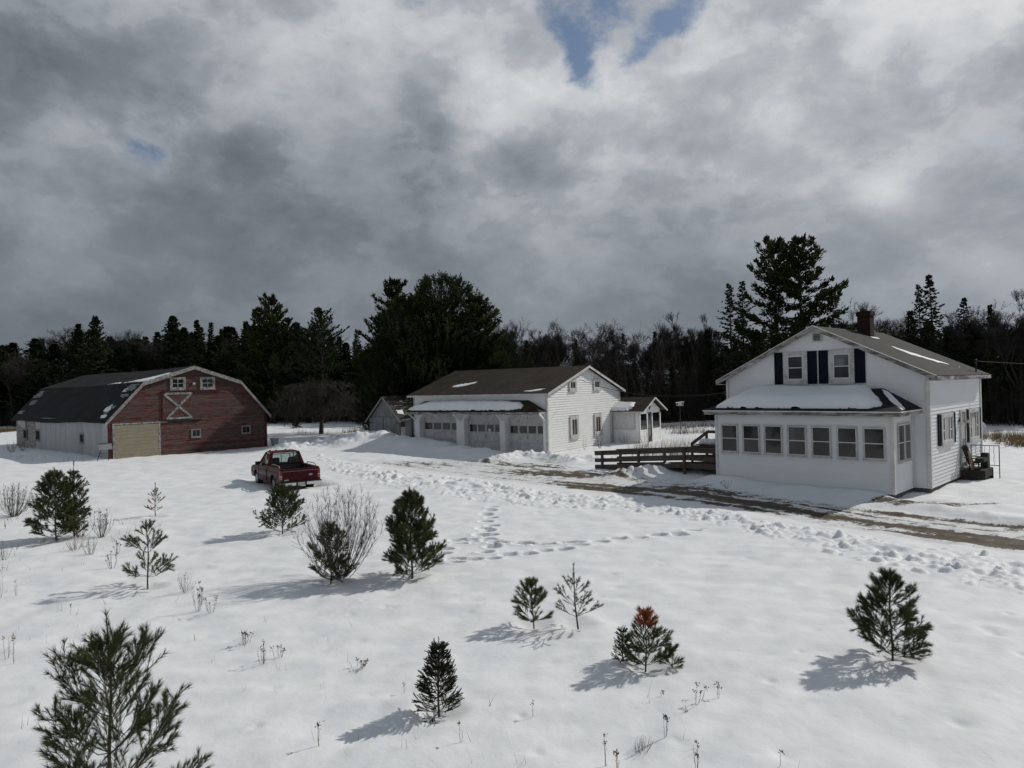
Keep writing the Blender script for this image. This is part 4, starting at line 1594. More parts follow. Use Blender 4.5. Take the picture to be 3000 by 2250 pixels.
    d.build('door_frame', 'barn_white', dd)
    # sliding hay door with white cross
    h = MB()
    n = 9
    for i in range(n):
        u0 = 3.35 + i * 1.98 / n
        h.wbox(fr, u0 + .004, u0 + 1.98 / n - .004, 2.38, 4.25, .03, .055 + .006 * (i % 2))
    hd = h.build('hay_door', 'barn_red', r)
    h = MB()
    h.wbox(fr, 3.5, 5.3, 4.08, 4.22, .05, .085)
    h.wbox(fr, 3.55, 5.3, 2.4, 2.52, .05, .085)
    for a, c in (((3.45, 4.1), (5.22, 2.5)), ((5.2, 4.1), (3.62, 2.5))):
        h.bar(fr.P(a[0], a[1], .075), fr.P(c[0], c[1], .075), .03, .14, V3((a[1] - c[1], 0, c[0] - a[0])).normalized() if False else V3((0, 0, 1)))
    h.build('cross_brace', 'barn_white', hd)
    h = MB()
    h.wbox(fr, 3.25, 7.4, 4.28, 4.36, .02, .09)
    h.wbox(fr, 3.27, 3.34, 2.3, 4.27, .02, .06)
    h.build('track', 'barn_trim_red', hd)
    g = MB()
    g.wbox(fr, 3.3, 5.9, 2.26, 2.34, .02, .10)
    g.build('drip_board', 'wood_dark', hd)
    for u0, u1 in ((3.84, 4.89), (5.88, 6.94)):
        window(r, fr, u0, u1, 4.4, 5.28, .15, 'barn_white', 'barn_white', 2, 2, 'glass_dark', muntin=.05, sashw=.03, proud=.07)
    window(r, fr, 5.2, 5.86, 1.05, 1.64, .05, 'shed_grey', 'shed_grey', 2, 1, 'glass_teal', proud=.05)
    window(r, fr, 8.84, 9.52, 1.07, 1.66, .05, 'shed_grey', 'shed_grey', 2, 1, 'black_opening', proud=.05)
    lw = Wall((-.03, 0, 0), (0, 1, 0), (-1, 0, 0))
    for u0, u1, z0, z1 in ((5.0, 5.85, .85, 1.55), (16.2, 17.4, .62, 1.55), (20.1, 21.4, .62, 1.5)):
        window(r, lw, u0, u1, z0, z1, .07, 'shed_grey', 'shed_grey', 1, 1, 'black_opening', proud=.05)
    la = MB()
    la.wbox(fr, 5.36, 5.44, 4.78, 4.9, .02, .1)
    l_ = la.build('yard_lamp', 'metal_grey', r)
    la = MB()
    la.tube([fr.P(5.4, 4.86, .16), fr.P(5.4, 4.78, .2)], [.05, .1], 10)
    la.build('lamp_shade', 'lamp_cream', l_)
    # snow on the roof
    def so(pts, seg, th, lab, seed):
        (xa, za), (xb, zb) = A[seg], A[seg + 1]
        o0, bb = V3((xa, y0, za)), V3((xb - xa, 0, zb - za))
        bl = bb.length

        def sf(Vs):
            s = (Vs[:, 1] - y0) / (y1 - y0)
            tt = (Vs[:, 0] - xa) / (xb - xa)
            q = tt * .5 if seg == 0 else .5 + tt * .5
            Vs[:, 2] += -.2 * s * (1 - .9 * q) + .06 * np.sin(s * 9) * (1 - q) - .05 * np.sin(s * 5.5) * q
            return Vs
        roof_snow('roof_snow', lab, r, o0, (0, 1, 0), bb.normalized(), [(a, b * bl) for a, b in pts], th, .06, seed, .2, .1, sf)
    so([(.1, .06), (1.0, .03), (2.6, .02), (4.2, .04), (3.0, .12), (1.2, .4), (.3, .62), (.1, .5)], 1, .06, 'white wedge of snow on the barn roof knuckle above the red gable', 41)
    so([(4.6, .0), (7.2, .0), (6.4, .1), (5.2, .1)], 1, .04, 'thin snow streak along the bend of the barn roof', 42)
    so([(1.3, .28), (2.2, .25), (2.6, .34), (1.9, .45), (1.4, .4)], 0, .05, 'ragged snow scrap on the steep dark slope of the barn roof', 43)
    so([(.7, .12), (1.8, .1), (2.0, .18), (.9, .2)], 0, .05, 'lowest snow scrap on the steep barn slope near the gable', 44)
    so([(1.6, .76), (2.4, .74), (2.3, .84), (1.7, .86)], 0, .04, 'snow scrap beside the torn shingles high on the steep barn slope', 45)
    return r


BARN = barn()


def yard_bits():
    p = ground_at(300, 1352)
    s = thing('metal_stand', 'rusty folding metal stand leaning at the corner of the barn', 'stand', local(BARN, -.35, -.1, gz(-26.2, 44.8)), rad(40))
    m = MB()
    m.bar((-.45, -.5, -.05), (-.12, -.05, .78), .03, .03)
    m.build('leg', 'metal_dark', s)
    m = MB()
    m.bar((.15, -.5, -.05), (.42, -.05, .8), .03, .03)
    m.build('leg', 'metal_dark', s)
    m = MB()
    m.hexa([(-.3, -.2, .62), (.45, -.2, .64), (.45, .05, 1.0), (-.3, .05, .98), (-.3, -.23, .65), (.45, -.23, .67), (.45, .02, 1.03), (-.3, .02, 1.01)])
    m.build('panel', 'metal_grey', s)
    m = MB()
    m.bar((-.25, -.33, .42), (.35, -.33, .44), .025, .025)
    m.bar((-.25, -.02, 1.04), (.48, -.02, 1.06), .03, .03)
    m.build('crossbar', 'metal_dark', s)
    q = ground_at(788, 1308)
    t_ = thing('tub', 'grey plastic tub half hidden behind the far corner of the barn', 'tub', (q.x + .1, q.y + 1.0, gz(q.x, q.y + 1)), 0)
    m = MB()
    m.tube([(0, 0, -.1), (0, 0, .48), (0, 0, .5)], [.22, .32, .34], 14)
    m.build('body', 'galvanised', t_, True)
    m = MB()
    m.tube([(0, 0, .5), (0, 0, .53)], [.35, .35], 14)
    m.build('rim', 'galvanised', t_)
    b = far_at(1990, 53.5)
    h = thing('bird_feeder', 'small white flat bird feeder on a thin dark pole in the weedy field', 'bird feeder', (b.x, b.y, gz(b.x, b.y)), rad(20))
    m = MB()
    m.tube([(0, 0, -.2), (0, 0, 2.2)], .028, 6)
    m.build('pole', 'metal_dark', h)
    m = MB()
    m.box(-.22, .22, -.15, .15, 2.2, 2.24)
    for x in (-.2, .2):
        for y in (-.13, .13):
            m.box(x - .015, x + .015, y - .015, y + .015, 2.24, 2.42)
    m.box(-.12, .12, -.08, .08, 2.24, 2.4)
    m.build('body', 'weathered_white', h)
    m = MB()
    m.prism([(-.26, -.2, 2.42), (.26, -.2, 2.47), (.26, -.2, 2.51), (-.26, -.2, 2.46)], (0, .4, 0))
    m.build('roof', 'sash_white', h)
    # wires

    def wire(name, lab, p, q, sagz, r=.012):
        p, q = V3(p), V3(q)
        m = MB()
        m.tube([p.lerp(q, i / 24) - Z * sagz * 4 * (i / 24) * (1 - i / 24) for i in range(25)], r, 5)
        tag(m.build(name, 'twig_dark'), lab, 'wire')
    wire('power_cable', 'dark cable sagging from the garage gable to the farmhouse', local(GAR, .04, 3.9, 4.4), local(HOUSE, -7.75, .6, 3.6), .55, .014)
    m = MB()
    wire('service_cable', 'pale service cable running from the farmhouse roof out across the field', local(HOUSE, .1, 6.3, 4.63), (44, 41, 4.9), .4, .016)


yard_bits()


# ------------------------------------------------------------------ pickup truck
simple('truck_red', (.060, .003, .006), .38, .12, 3, .16)
simple('truck_black', (.012, .012, .013), .6, .3, 8)
simple('tyre_rubber', (.014, .014, .015), .85, .3, 9)
simple('wheel_rim', (.22, .22, .23), .4, .2, 6, metal=.6)
simple('chrome', (.62, .63, .64), .22, .08, 4, metal=.85)
simple('lamp_red', (.16, .012, .012), .25, .1, 4, .5)
simple('lamp_amber', (.34, .13, .05), .25, .1, 4, .5)
simple('plate_white', (.40, .41, .39), .5, .25, 25)
simple('badge_silver', (.30, .32, .36), .35, .1, 6, metal=.5)
simple('seat_cloth', (.035, .04, .042), .9, .2, 8)
t = newmat('car_glass')
tr_ = t.n('ShaderNodeBsdfTransparent', {'Color': (.62, .70, .68, 1)})
gl_ = t.n('ShaderNodeBsdfGlossy', {'Color': (.9, .9, .9, 1), 'Roughness': .03})
t.out(t.n('ShaderNodeMixShader', {0: t.n('ShaderNodeFresnel', {'IOR': 1.45}), 1: tr_, 2: gl_}))


def truck():
    r = thing('pickup_truck', 'dark red single cab pickup truck sunk in the snow near the barn', 'pickup truck', TRUCK_AT, rad(34))
    Wx = .875

    def arc(cy, cz, rr, a0, a1, n=9):
        return [(cy + rr * math.cos(rad(a0 + (a1 - a0) * i / n)), cz + rr * math.sin(rad(a0 + (a1 - a0) * i / n))) for i in range(n + 1)]
    side = [(.1, .45), (.1, 1.03), (2.03, 1.03), (2.05, 1.0), (3.55, .98), (4.45, .90), (4.68, .80), (4.74, .62), (4.72, .40), (4.34, .38)]
    side += arc(3.9, .36, .40, 8, 172) + [(3.46, .34), (1.52, .34)] + arc(1.08, .36, .41, 8, 172) + [(.62, .42)]
    m = MB()
    for s in (-1, 1):
        # three bands give the flank its tuck-in
        pts = []
        for y, z in side:
            x = Wx - (.05 * max(0, (z - .74) / .3) ** 1.5) - .03 * max(0, (.55 - z) / .2)
            pts.append((s * x, y, z))
        m.prism(pts, (-s * .05, 0, 0))
    m.build('body_side', 'truck_red', r, bevel=.012)
    m = MB()
    m.box(-.80, .80, .14, 2.0, .52, .60)
    m.box(-.80, .80, 2.01, 2.06, .5, 1.03)
    for s in (-1, 1):
        m.box(min(s * .70, s * .80), max(s * .70, s * .80), .14, 2.0, .6, 1.0)
    m.box(-.78, .78, .2, 4.5, .34, .5)
    for s in (-1, 1):
        m.box(min(s * .50, s * .80), max(s * .50, s * .80), .75, 1.42, .6, .78)
    m.build('bed', 'truck_black', r)
    m = MB()
    for s in (-1, 1):
        a, b = sorted((s * .69, s * .845))
        m.box(a, b, .12, 2.04, 1.002, 1.045)
    m.build('bed_rail_cap', 'truck_red', r, bevel=.012)
    for s in (-1, 1):
        m = MB()
        m.tube([(s * .77, .35, 1.04), (s * .77, .42, 1.13), (s * .77, .55, 1.15), (s * .77, 1.35, 1.15), (s * .77, 1.48, 1.13), (s * .77, 1.55, 1.04)], .02, 7)
        m.build('grab_rail', 'metal_grey', r, True)
    m = MB()
    m.box(-.74, .74, .045, .10, .50, 1.03)
    m.box(-.735, .735, .03, .045, .90, .925)
    tg = m.build('tailgate', 'truck_red', r, bevel=.008)
    m = MB()
    m.box(-.735, .735, .024, .032, .928, .938)
    m.box(-.68, -.50, .028, .045, .545, .60)
    m.build('trim_strip', 'badge_silver', tg)
    m = MB()
    m.box(-.11, .11, .03, .048, .84, .90)
    m.build('handle', 'truck_black', tg)
    m = MB()
    m.prism([(.44 + .085 * math.cos(k * .393), .03, .74 + .04 * math.sin(k * .393)) for k in range(16)], (0, .018, 0))
    m.build('badge', 'badge_silver', tg)
    for s in (-1, 1):
        m = MB()
        a, b = sorted((s * .745, s * .862))
        m.box(a, b, .05, .13, .50, .98)
        tl = m.build('tail_light', 'lamp_red', r, bevel=.01)
        m = MB()
        m.box(a + .004, b - .004, .042, .06, .60, .70)
        m.build('lens', 'lamp_amber', tl)
        m = MB()
        m.box(a + .004, b - .004, .043, .06, .72, .76)
        m.build('lens', 'plate_white', tl)
    m = MB()
    m.box(-.88, -.22, -.12, .05, .34, .47)
    m.box(.22, .88, -.12, .05, .34, .47)
    bp = m.build('rear_bumper', 'chrome', r, bevel=.02)
    m = MB()
    m.box(-.218, .218, -.10, .05, .32, .46)
    m.box(-.86, .86, -.10, .06, .474, .50)
    m.build('step_pad', 'truck_black', bp)
    m = MB()
    m.box(-.15, .15, -.115, -.102, .33, .46)
    m.build('licence_plate', 'plate_white', bp)
    # cab
    B = {'bl': (-.81, 2.06, 1.0), 'br': (.81, 2.06, 1.0), 'fl': (-.80, 3.6, .98), 'fr': (.80, 3.6, .98)}
    T_ = {'bl': (-.62, 2.2, 1.56), 'br': (.62, 2.2, 1.56), 'fl': (-.60, 3.0, 1.57), 'fr': (.60, 3.0, 1.57)}
    m = MB()
    m.hexa([V3(T_['bl']) + V3((-.02, -.03, 0)), V3(T_['br']) + V3((.02, -.03, 0)), V3(T_['fr']) + V3((.02, .03, 0)), V3(T_['fl']) + V3((-.02, .03, 0)),
            V3(T_['bl']) + V3((.06, .05, .06)), V3(T_['br']) + V3((-.06, .05, .06)), V3(T_['fr']) + V3((-.06, -.05, .055)), V3(T_['fl']) + V3((.06, -.05, .055))])
    for k in ('bl', 'br'):
        s = -1 if k == 'bl' else 1
        m.bar(V3(B[k]) + V3((-s * .05, .06, -.02)), V3(T_[k]) + V3((-s * .05, .04, .02)), .16, .13, V3((1, 0, 0)))
    for k in ('fl', 'fr'):
        m.bar(B[k], T_[k], .06, .06)
    m.hexa([(-.8, 2.07, .98), (.8, 2.07, .98), (.8, 2.12, .98), (-.8, 2.12, .98), (-.78, 2.08, 1.1), (.78, 2.08, 1.1), (.78, 2.14, 1.1), (-.78, 2.14, 1.1)])
    m.hexa([(-.82, 3.5, .9), (.82, 3.5, .9), (.78, 4.6, .80), (-.78, 4.6, .80), (-.78, 3.5, 1.02), (.78, 3.5, 1.02), (.72, 4.55, .90), (-.72, 4.55, .90)])
    m.box(-.82, .82, 4.55, 4.73, .40, .80)
    m.box(-.83, .83, 2.08, 3.6, .4, .96)
    cb = m.build('cab', 'truck_red', r, bevel=.02)
    m = MB()
    m.poly([(-.70, 2.075, 1.1), (.70, 2.075, 1.1), (.585, 2.165, 1.53), (-.585, 2.165, 1.53)])
    m.build('rear_window', 'car_glass', cb)
    m = MB()
    for x in (-.2, .2):
        m.bar((x * 1.05, 2.07, 1.1), (x * .95, 2.16, 1.53), .03, .02)
    m.bar((-.7, 2.068, 1.105), (.7, 2.068, 1.105), .025, .03)
    m.bar((-.6, 2.16, 1.525), (.6, 2.16, 1.525), .025, .03)
    m.bar((-.7, 2.07, 1.1), (-.585, 2.165, 1.53), .04, .02)
    m.bar((.7, 2.07, 1.1), (.585, 2.165, 1.53), .04, .02)
    m.build('window_frame', 'truck_black', cb)
    m = MB()
    m.poly([(-.74, 3.55, 1.02), (.74, 3.55, 1.02), (.57, 3.02, 1.55), (-.57, 3.02, 1.55)])
    m.build('windshield', 'car_glass', cb)
    for s in (-1, 1):
        m = MB()
        m.poly([(s * .80, 2.3, 1.02), (s * .79, 3.45, 1.0), (s * .60, 2.98, 1.54), (s * .62, 2.36, 1.54)])
        m.build('side_window', 'car_glass', cb)
        m = MB()
        m.box(min(s * .83, s * 1.02), max(s * .83, s * 1.02), 3.28, 3.38, 1.0, 1.15)
        m.build('mirror', 'truck_black', r, bevel=.02)
        m = MB()
        m.hexa([(s * .14, 2.45, .9), (s * .62, 2.45, .9), (s * .62, 2.62, .9), (s * .14, 2.62, .9), (s * .2, 2.33, 1.34), (s * .56, 2.33, 1.34), (s * .56, 2.45, 1.34), (s * .2, 2.45, 1.34)])
        m.build('seat', 'seat_cloth', r, bevel=.06)
        m = MB()
        x0 = s * (Wx + .002)
        m.bar((x0, 2.12, .4), (x0, 2.12, .97), .012, .006, V3((0, 1, 0)))
        m.bar((x0, 3.42, .4), (x0, 3.42, .95), .012, .006, V3((0, 1, 0)))
        m.bar((x0, 2.03, .4), (x0, 2.03, .99), .02, .006, V3((0, 1, 0)))
        m.bar((s * (Wx - .012), .14, .86), (s * (Wx - .012), 4.5, .83), .012, .02)
        m.bar((x0, 1.55, .56), (x0, 3.4, .56), .012, .03)
        m.build('door_seam', 'truck_black', r)
        for wy in (1.08, 3.9):
            m = MB()
            c = s * .72
            m.tube([(c - .11, wy, .33), (c - .1, wy, .33), (c + .1, wy, .33), (c + .11, wy, .33)], [.28, .325, .325, .28], 22)
            wh = m.build('wheel', 'tyre_rubber', r, True)
            m = MB()
            m.tube([(c + s * .095, wy, .33), (c + s * .118, wy, .33), (c + s * .119, wy, .33)], [.20, .19, .08], 18)
            m.build('rim', 'wheel_rim', wh)
    for x in (-.45, -.2, .25):
        m = MB()
        m.sphere((x, 2.95, 1.63), .05, 8, 6, .6)
        m.build('roof_light', 'lamp_amber', r, True)
    m = MB()
    m.box(-.14, .14, 2.155, 2.175, 1.555, 1.59)
    m.build('brake_light', 'lamp_red', r)
    sn = MB()
    nx, ny = 14, 16
    g = [[V3((-.66 + 1.32 * i / nx, .2 + 1.5 * j / ny, .62 + .36 * (1 - abs(i / nx - .5) ** 2 * 2.6) * (1 - .75 * (j / ny) ** 1.5) + .02 * math.sin(i * 1.7 + j))) for i in range(nx + 1)] for j in range(ny + 1)]
    for j in range(ny):
        for i in range(nx):
            sn.poly([g[j][i], g[j][i + 1], g[j + 1][i + 1], g[j + 1][i]])
    for j in range(ny):
        for a, b in ((g[j + 1][0], g[j][0]), (g[j][nx], g[j + 1][nx])):
            sn.poly([a, b, V3((b.x, b.y, .61)), V3((a.x, a.y, .61))])
    for i in range(nx):
        a, b = g[0][i], g[0][i + 1]
        sn.poly([a, b, V3((b.x, b.y, .61)), V3((a.x, a.y, .61))])
    o = sn.build('snow_heap', 'snow', None, True)
    o.location, o.rotation_euler = r.location, r.rotation_euler
    tag(o, 'smooth mound of snow filling the pickup truck bed', 'snow heap')


truck()


# ------------------------------------------------------------------ foliage on arrays
def kites(P, Dv, W, rng, flat=None):
    """one leaf-shaped quad per row: base P, vector Dv, width W"""
    P, Dv, W = np.asarray(P), np.asarray(Dv), np.asarray(W)
    rv = rng.normal(size=P.shape) if flat is None else np.asarray(flat)
    pr = np.cross(Dv, rv)
    pr /= np.linalg.norm(pr, axis=1, keepdims=True) + 1e-9
    pr *= W[:, None]
    Vs = np.stack([P, P + Dv * .45 + pr, P + Dv, P + Dv * .45 - pr], 1).reshape(-1, 3)
    return Vs, np.arange(len(Vs)).reshape(-1, 4)


def spikes(P, Dv, W, rng):
    P, Dv, W = np.asarray(P), np.asarray(Dv), np.asarray(W)
    pr = np.cross(Dv, rng.normal(size=P.shape))
    pr /= np.linalg.norm(pr, axis=1, keepdims=True) + 1e-9
    pr *= W[:, None]
    Vs = np.stack([P - pr, P + pr, P + Dv], 1).reshape(-1, 3)
    return Vs, np.arange(len(Vs)).reshape(-1, 3)


def sticks(segs):
    """three-sided tapering sticks: rows of (p, q, r0, r1)"""
    A = np.array([[*p, *q, a, b] for p, q, a, b in segs], float)
    p, q = A[:, :3], A[:, 3:6]
    d = q - p
    d /= np.linalg.norm(d, axis=1, keepdims=True) + 1e-9
    ref = np.where(np.abs(d[:, 2:3]) < .9, np.array([[0, 0, 1.]]), np.array([[1., 0, 0]]))
    a = np.cross(d, ref)
    a /= np.linalg.norm(a, axis=1, keepdims=True) + 1e-9
    b = np.cross(d, a)
    R = []
    for base, r in ((p, A[:, 6:7]), (q, A[:, 7:8])):
        for k in range(3):
            an = 2 * math.pi * k / 3
            R.append(base + (a * math.cos(an) + b * math.sin(an)) * r)
    Vs = np.stack(R, 1).reshape(-1, 3)
    i = np.arange(len(segs))[:, None] * 6
    Fs = np.concatenate([i + np.array([[k, (k + 1) % 3, 3 + (k + 1) % 3, 3 + k]]) for k in range(3)])
    return Vs, Fs


def proto_tree(name, parts):
    """parts: (part name, V, F, material, tint); kept as mesh data, placed by plant()"""
    out = []
    for nm, Vs, Fs, m, tint in parts:
        o = npmesh(nm, Vs, Fs, m, tint=tint, link=False)
        out.append((nm, o.data))
        D.objects.remove(o)
    return (name, out)


def plant(proto, loc, sc, rz, label, cat, group=None, sz=None, tilt=0.0):
    name, parts = proto
    e = D.objects.new(name, None)
    COL.objects.link(e)
    e.location = loc
    e.rotation_euler = (tilt, 0, rz)
    e.scale = (sc, sc, sz if sz else sc)
    tag(e, label, cat, group)
    for nm, me in parts:
        o = D.objects.new(nm, me)
        COL.objects.link(o)
        o.parent = e
    return e


def norm(v):
    return v / (np.linalg.norm(v) + 1e-9)


def conifer(seed, R=.2, prof=None, nb=150, up=.25, droop=.35, tw=.5, tww=.010, twl=.055, base=.06, tuft=False, flat=.6, dens=1.0, irr=.25, m='needles_forest', tops=1):
    """unit-height conifer (H = 1); sizes below are fractions of the height"""
    rng = np.random.default_rng(seed)
    P, Dv, W, T = [], [], [], []
    segs = []
    prof = prof or (lambda t_: (1 - t_) ** .85)
    ga = rng.uniform(0, 6)
    lean = rng.normal(0, .012, 2)
    tps = [(rng.normal(0, .03 if tops > 1 else 0, 2), rng.uniform(.9, 1.0) if k else 1.0) for k in range(tops)]
    tk = [(np.array([lean[0] * z, lean[1] * z, z])) for z in np.linspace(0, .985, 9)]
    for i in range(8):
        segs.append((tk[i], tk[i + 1], .014 * (1 - i / 8.6) + .001, .014 * (1 - (i + 1) / 8.6) + .001))
    for i in range(nb):
        f = (i + rng.random()) / nb
        z = base + (1 - base) * f ** .92
        t_ = (z - base) / (1 - base)
        L = R * prof(t_) * (1 + irr * rng.normal())
        if L < .008:
            L = .008
        ga += 2.39996 + rng.normal(0, .35)
        h = np.array([math.cos(ga), math.sin(ga), 0])
        n = max(3, int(L / .022))
        tint0 = rng.uniform(0, 1)
        prev = np.array([lean[0] * z, lean[1] * z, z])
        u = up * (0.4 + t_) + rng.normal(0, .08)
        for k in range(1, n + 1):
            s = k / n
            q = np.array([lean[0] * z, lean[1] * z, z]) + h * L * s + np.array([0, 0, L * (u * s - droop * s * s * (1 - .6 * t_) + (.22 * s ** 3 if not tuft else .12 * s * s))])
            if k <= n and L > .03:
                segs.append((prev, q, .0032 * (1 - s) * (L / .2) + .0009, .0028 * (1 - s) * (L / .2) + .0006))
            d = norm(q - prev)
            lat = np.array([-h[1], h[0], 0])
            if s > (.25 if not tuft else .30) or t_ > .8:
                for sd in (-1, 1):
                    for _ in range(max(1, int(round(dens * (2 if not tuft else 3))))):
                        if rng.random() > .92:
                            continue
                        if tuft:
                            dirv = norm(d * rng.uniform(.3, 1) + lat * sd * rng.uniform(0, .9) + np.array([0, 0, rng.uniform(.05, .9)]) + rng.normal(0, .2, 3))
                            ln = twl * rng.uniform(.6, 1.15)
                        else:
                            dirv = norm(d * .55 + lat * sd * rng.uniform(.35, 1.0) + np.array([0, 0, rng.uniform(-.35, .12)]) + rng.normal(0, .12, 3))
                            ln = twl * (.45 + .9 * (1 - s) * tw + .25 * rng.random()) * (.55 + .45 * (1 - t_))
                        P.append(prev + (q - prev) * rng.random() + rng.normal(0, .002, 3))
                        Dv.append(dirv * ln)
                        W.append(tww * rng.uniform(.7, 1.3))
                        T.append(np.clip(tint0 * .6 + rng.uniform(0, .4), 0, 1))
            prev = q
    # leader
    for k in range(14):
        z = .93 + .07 * k / 14
        P.append(np.array([lean[0], lean[1], z]))
        an = rng.uniform(0, 6.28)
        Dv.append(norm(np.array([math.cos(an) * .5, math.sin(an) * .5, .8])) * .022)
        W.append(tww * .5)
        T.append(.5)
    Vs, Fs = kites(np.array(P), np.array(Dv), np.array(W), rng)
    sv, sf = sticks(segs)
    return [('crown', Vs, Fs, m, np.repeat(np.array(T), 4)), ('trunk', sv, sf, 'bark_dark', None)]


def broad_pine(seed, m='needles_pine'):
    """old white pine: bare limbs carrying flat plumes, open between the layers (H = 1)"""
    rng = np.random.default_rng(seed)
    P, Dv, W, T, segs = [], [], [], [], []
    lean = rng.normal(0, .02, 2)
    ax = lambda z: np.array([lean[0] * z * z, lean[1] * z * z, z])
    zs = np.linspace(0, .97, 10)
    for a, b in zip(zs[:-1], zs[1:]):
        segs.append((ax(a), ax(b), .018 * (1 - a * .9), .018 * (1 - b * .9)))
    z = .16
    ga = rng.uniform(0, 6)
    while z < .975:
        t_ = (z - .16) / .815
        for _ in range(rng.integers(2, 5)):
            ga += 2.1 + rng.normal(0, .6)
            L = (.27 * (1 - t_ ** 1.6) ** .8 * (.55 + .45 * min(1, t_ * 2.2 + .35)) + .035) * rng.uniform(.5, 1.12)
            h = np.array([math.cos(ga), math.sin(ga), 0])
            rise = .04 + .55 * t_ ** 1.5 + rng.normal(0, .08)
            n = max(4, int(L / .02))
            prev = ax(z)
            ti = rng.uniform(0, .7)
            for k in range(1, n + 1):
                s = k / n
                q = ax(z) + h * L * s + np.array([0, 0, L * (rise * s - .16 * math.sin(s * 3.1) * (1 - t_) + .12 * s * s)]) + rng.normal(0, .002, 3)
                segs.append((prev, q, .0042 * (1.1 - s) * (L / .25) + .0008, .004 * (1.05 - s) * (L / .25) + .0006))
                if s > .36 or t_ > .7:
                    d = norm(q - prev)
                    lat = np.array([-h[1], h[0], 0])
                    for _k in range(4):
                        off = lat * rng.normal(0, .19 * L * (1.2 - s)) + np.array([0, 0, rng.normal(.003, .0025)])
                        c = q + off
                        segs.append((prev, c, .0009, .0005))
                        for _j in range(7):
                            P.append(c + rng.normal(0, .006, 3))
                            Dv.append(norm(d * .6 + norm(off + 1e-6) * .35 + np.array([0, 0, rng.uniform(-.05, .4)]) + rng.normal(0, .3, 3) * np.array([1, 1, .4])) * rng.uniform(.018, .032))
                            W.append(rng.uniform(.003, .0055))
                            T.append(np.clip(ti + rng.uniform(0, .35), 0, 1))
                prev = q
        z += rng.uniform(.024, .048)
    Vs, Fs = kites(np.array(P), np.array(Dv), np.array(W), rng)
    sv, sf = sticks(segs)
    return [('crown', Vs, Fs, m, np.repeat(np.array(T), 4)), ('trunk', sv, sf, 'bark_dark', None)]


def bush_pine(seed, m='needles_pine', R=.42, n=1500):
    """dense rounded open-grown pine, its shoots all turned upward (H = 1)"""
    rng = np.random.default_rng(seed)
    P, Dv, W, T, segs = [], [], [], [], []
    for a, b in zip(np.linspace(0, .9, 8)[:-1], np.linspace(0, .9, 8)[1:]):
        segs.append((np.array([0, 0, a]), np.array([0, 0, b]), .02 * (1 - a), .02 * (1 - b)))
    for i in range(n):
        z = rng.uniform(.05, .99)
        rr = R * (max(0, 1 - ((z - .32) / .70) ** 2) ** .55 if z > .32 else (.72 + .28 * z / .32))
        an = rng.uniform(0, 6.283)
        lob = 1 + .16 * math.sin(an * 3 + seed) + .12 * math.sin(an * 5 + z * 9) + .10 * math.sin(z * 23 + an * 2)
        f = rng.uniform(.35, 1.0) ** .4
        c = np.array([math.cos(an) * rr * f * lob, math.sin(an) * rr * f * lob, z])
        o = norm(np.array([math.cos(an) * .6, math.sin(an) * .6, .55 + .5 * z]))
        ti = np.clip(.5 * math.sin(an * 4 + z * 13) * .5 + rng.uniform(0, .6), 0, 1)
        if f > .8:
            segs.append((np.array([0, 0, z * .8]), c, .0035, .0008))
        L = rng.uniform(.03, .055)
        segs.append((c, c + o * L, .0012, .0008))
        for k in range(16):
            s = k / 15
            P.append(c + o * L * s + rng.normal(0, .0035, 3))
            Dv.append(norm(o * rng.uniform(.5, 1.0) + rng.normal(0, .5, 3)) * rng.uniform(.016, .028))
            W.append(rng.uniform(.0022, .004))
            T.append(np.clip(ti + rng.uniform(-.2, .2), 0, 1))
    Vs, Fs = kites(np.array(P), np.array(Dv), np.array(W), rng)
    sv, sf = sticks(segs)
    return [('crown', Vs, Fs, m, np.repeat(np.array(T), 4)), ('trunk', sv, sf, 'bark_dark', None)]


def bare_tree(seed, fork=.35, spread=.55, levels=6, m='twig_grey', kids=(2, 4), r0=.021, crook=.12, upw=.25, ratio=.72, first=.34, twigs=3):
    rng = np.random.default_rng(seed)
    segs, tsegs = [], []

    def grow(p, d, L, r, lv):
        n = 3 if lv > 1 else 2
        for i in range(n):
            d = norm(d + rng.normal(0, crook, 3) + np.array([0, 0, upw * .12]))
            q = p + d * L / n
            r2 = r * (.88 if lv > 0 else .6)
            (tsegs if lv >= levels - 1 else segs).append((p, q, r, r2))
            if lv < levels - 1 and i > 0 and rng.random() < .55:
                side(q, d, L * ratio * .7, r2 * .6, lv - 2)
            if lv <= 2:
                for _ in range(twigs):
                    dd = norm(d + rng.normal(0, .55, 3) + np.array([0, 0, upw * .4]))
                    segs.append((q, q + dd * rng.uniform(.02, .05), max(r2 * .5, .0009), .0006))
            p, r = q, r2
        if lv <= 0:
            return
        for _ in range(rng.integers(*kids)):
            side(p, d, L * ratio * rng.uniform(.75, 1.15), r * .72, lv - 1)

    def side(p, d, L, r, lv):
        if lv < 0:
            return
        dd = norm(d + rng.normal(0, spread, 3) + np.array([0, 0, upw]))
        grow(p, dd, L, max(r, .0015), lv)
    grow(np.zeros(3), np.array([0, 0, 1.]), first, r0, levels)
    segs_all = tsegs + segs
    mz = max(max(s[0][2], s[1][2]) for s in segs_all)
    sc = 1 / mz
    f = lambda L: [(a * sc, b * sc, x * sc, y * sc) for a, b, x, y in L]
    v1, f1 = sticks(f(tsegs))
    v2, f2 = sticks(f(segs))
    return [('trunk', v1, f1, 'bark_grey' if m != 'twig_dark' else 'bark_dark', None), ('branches', v2, f2, m, None)]


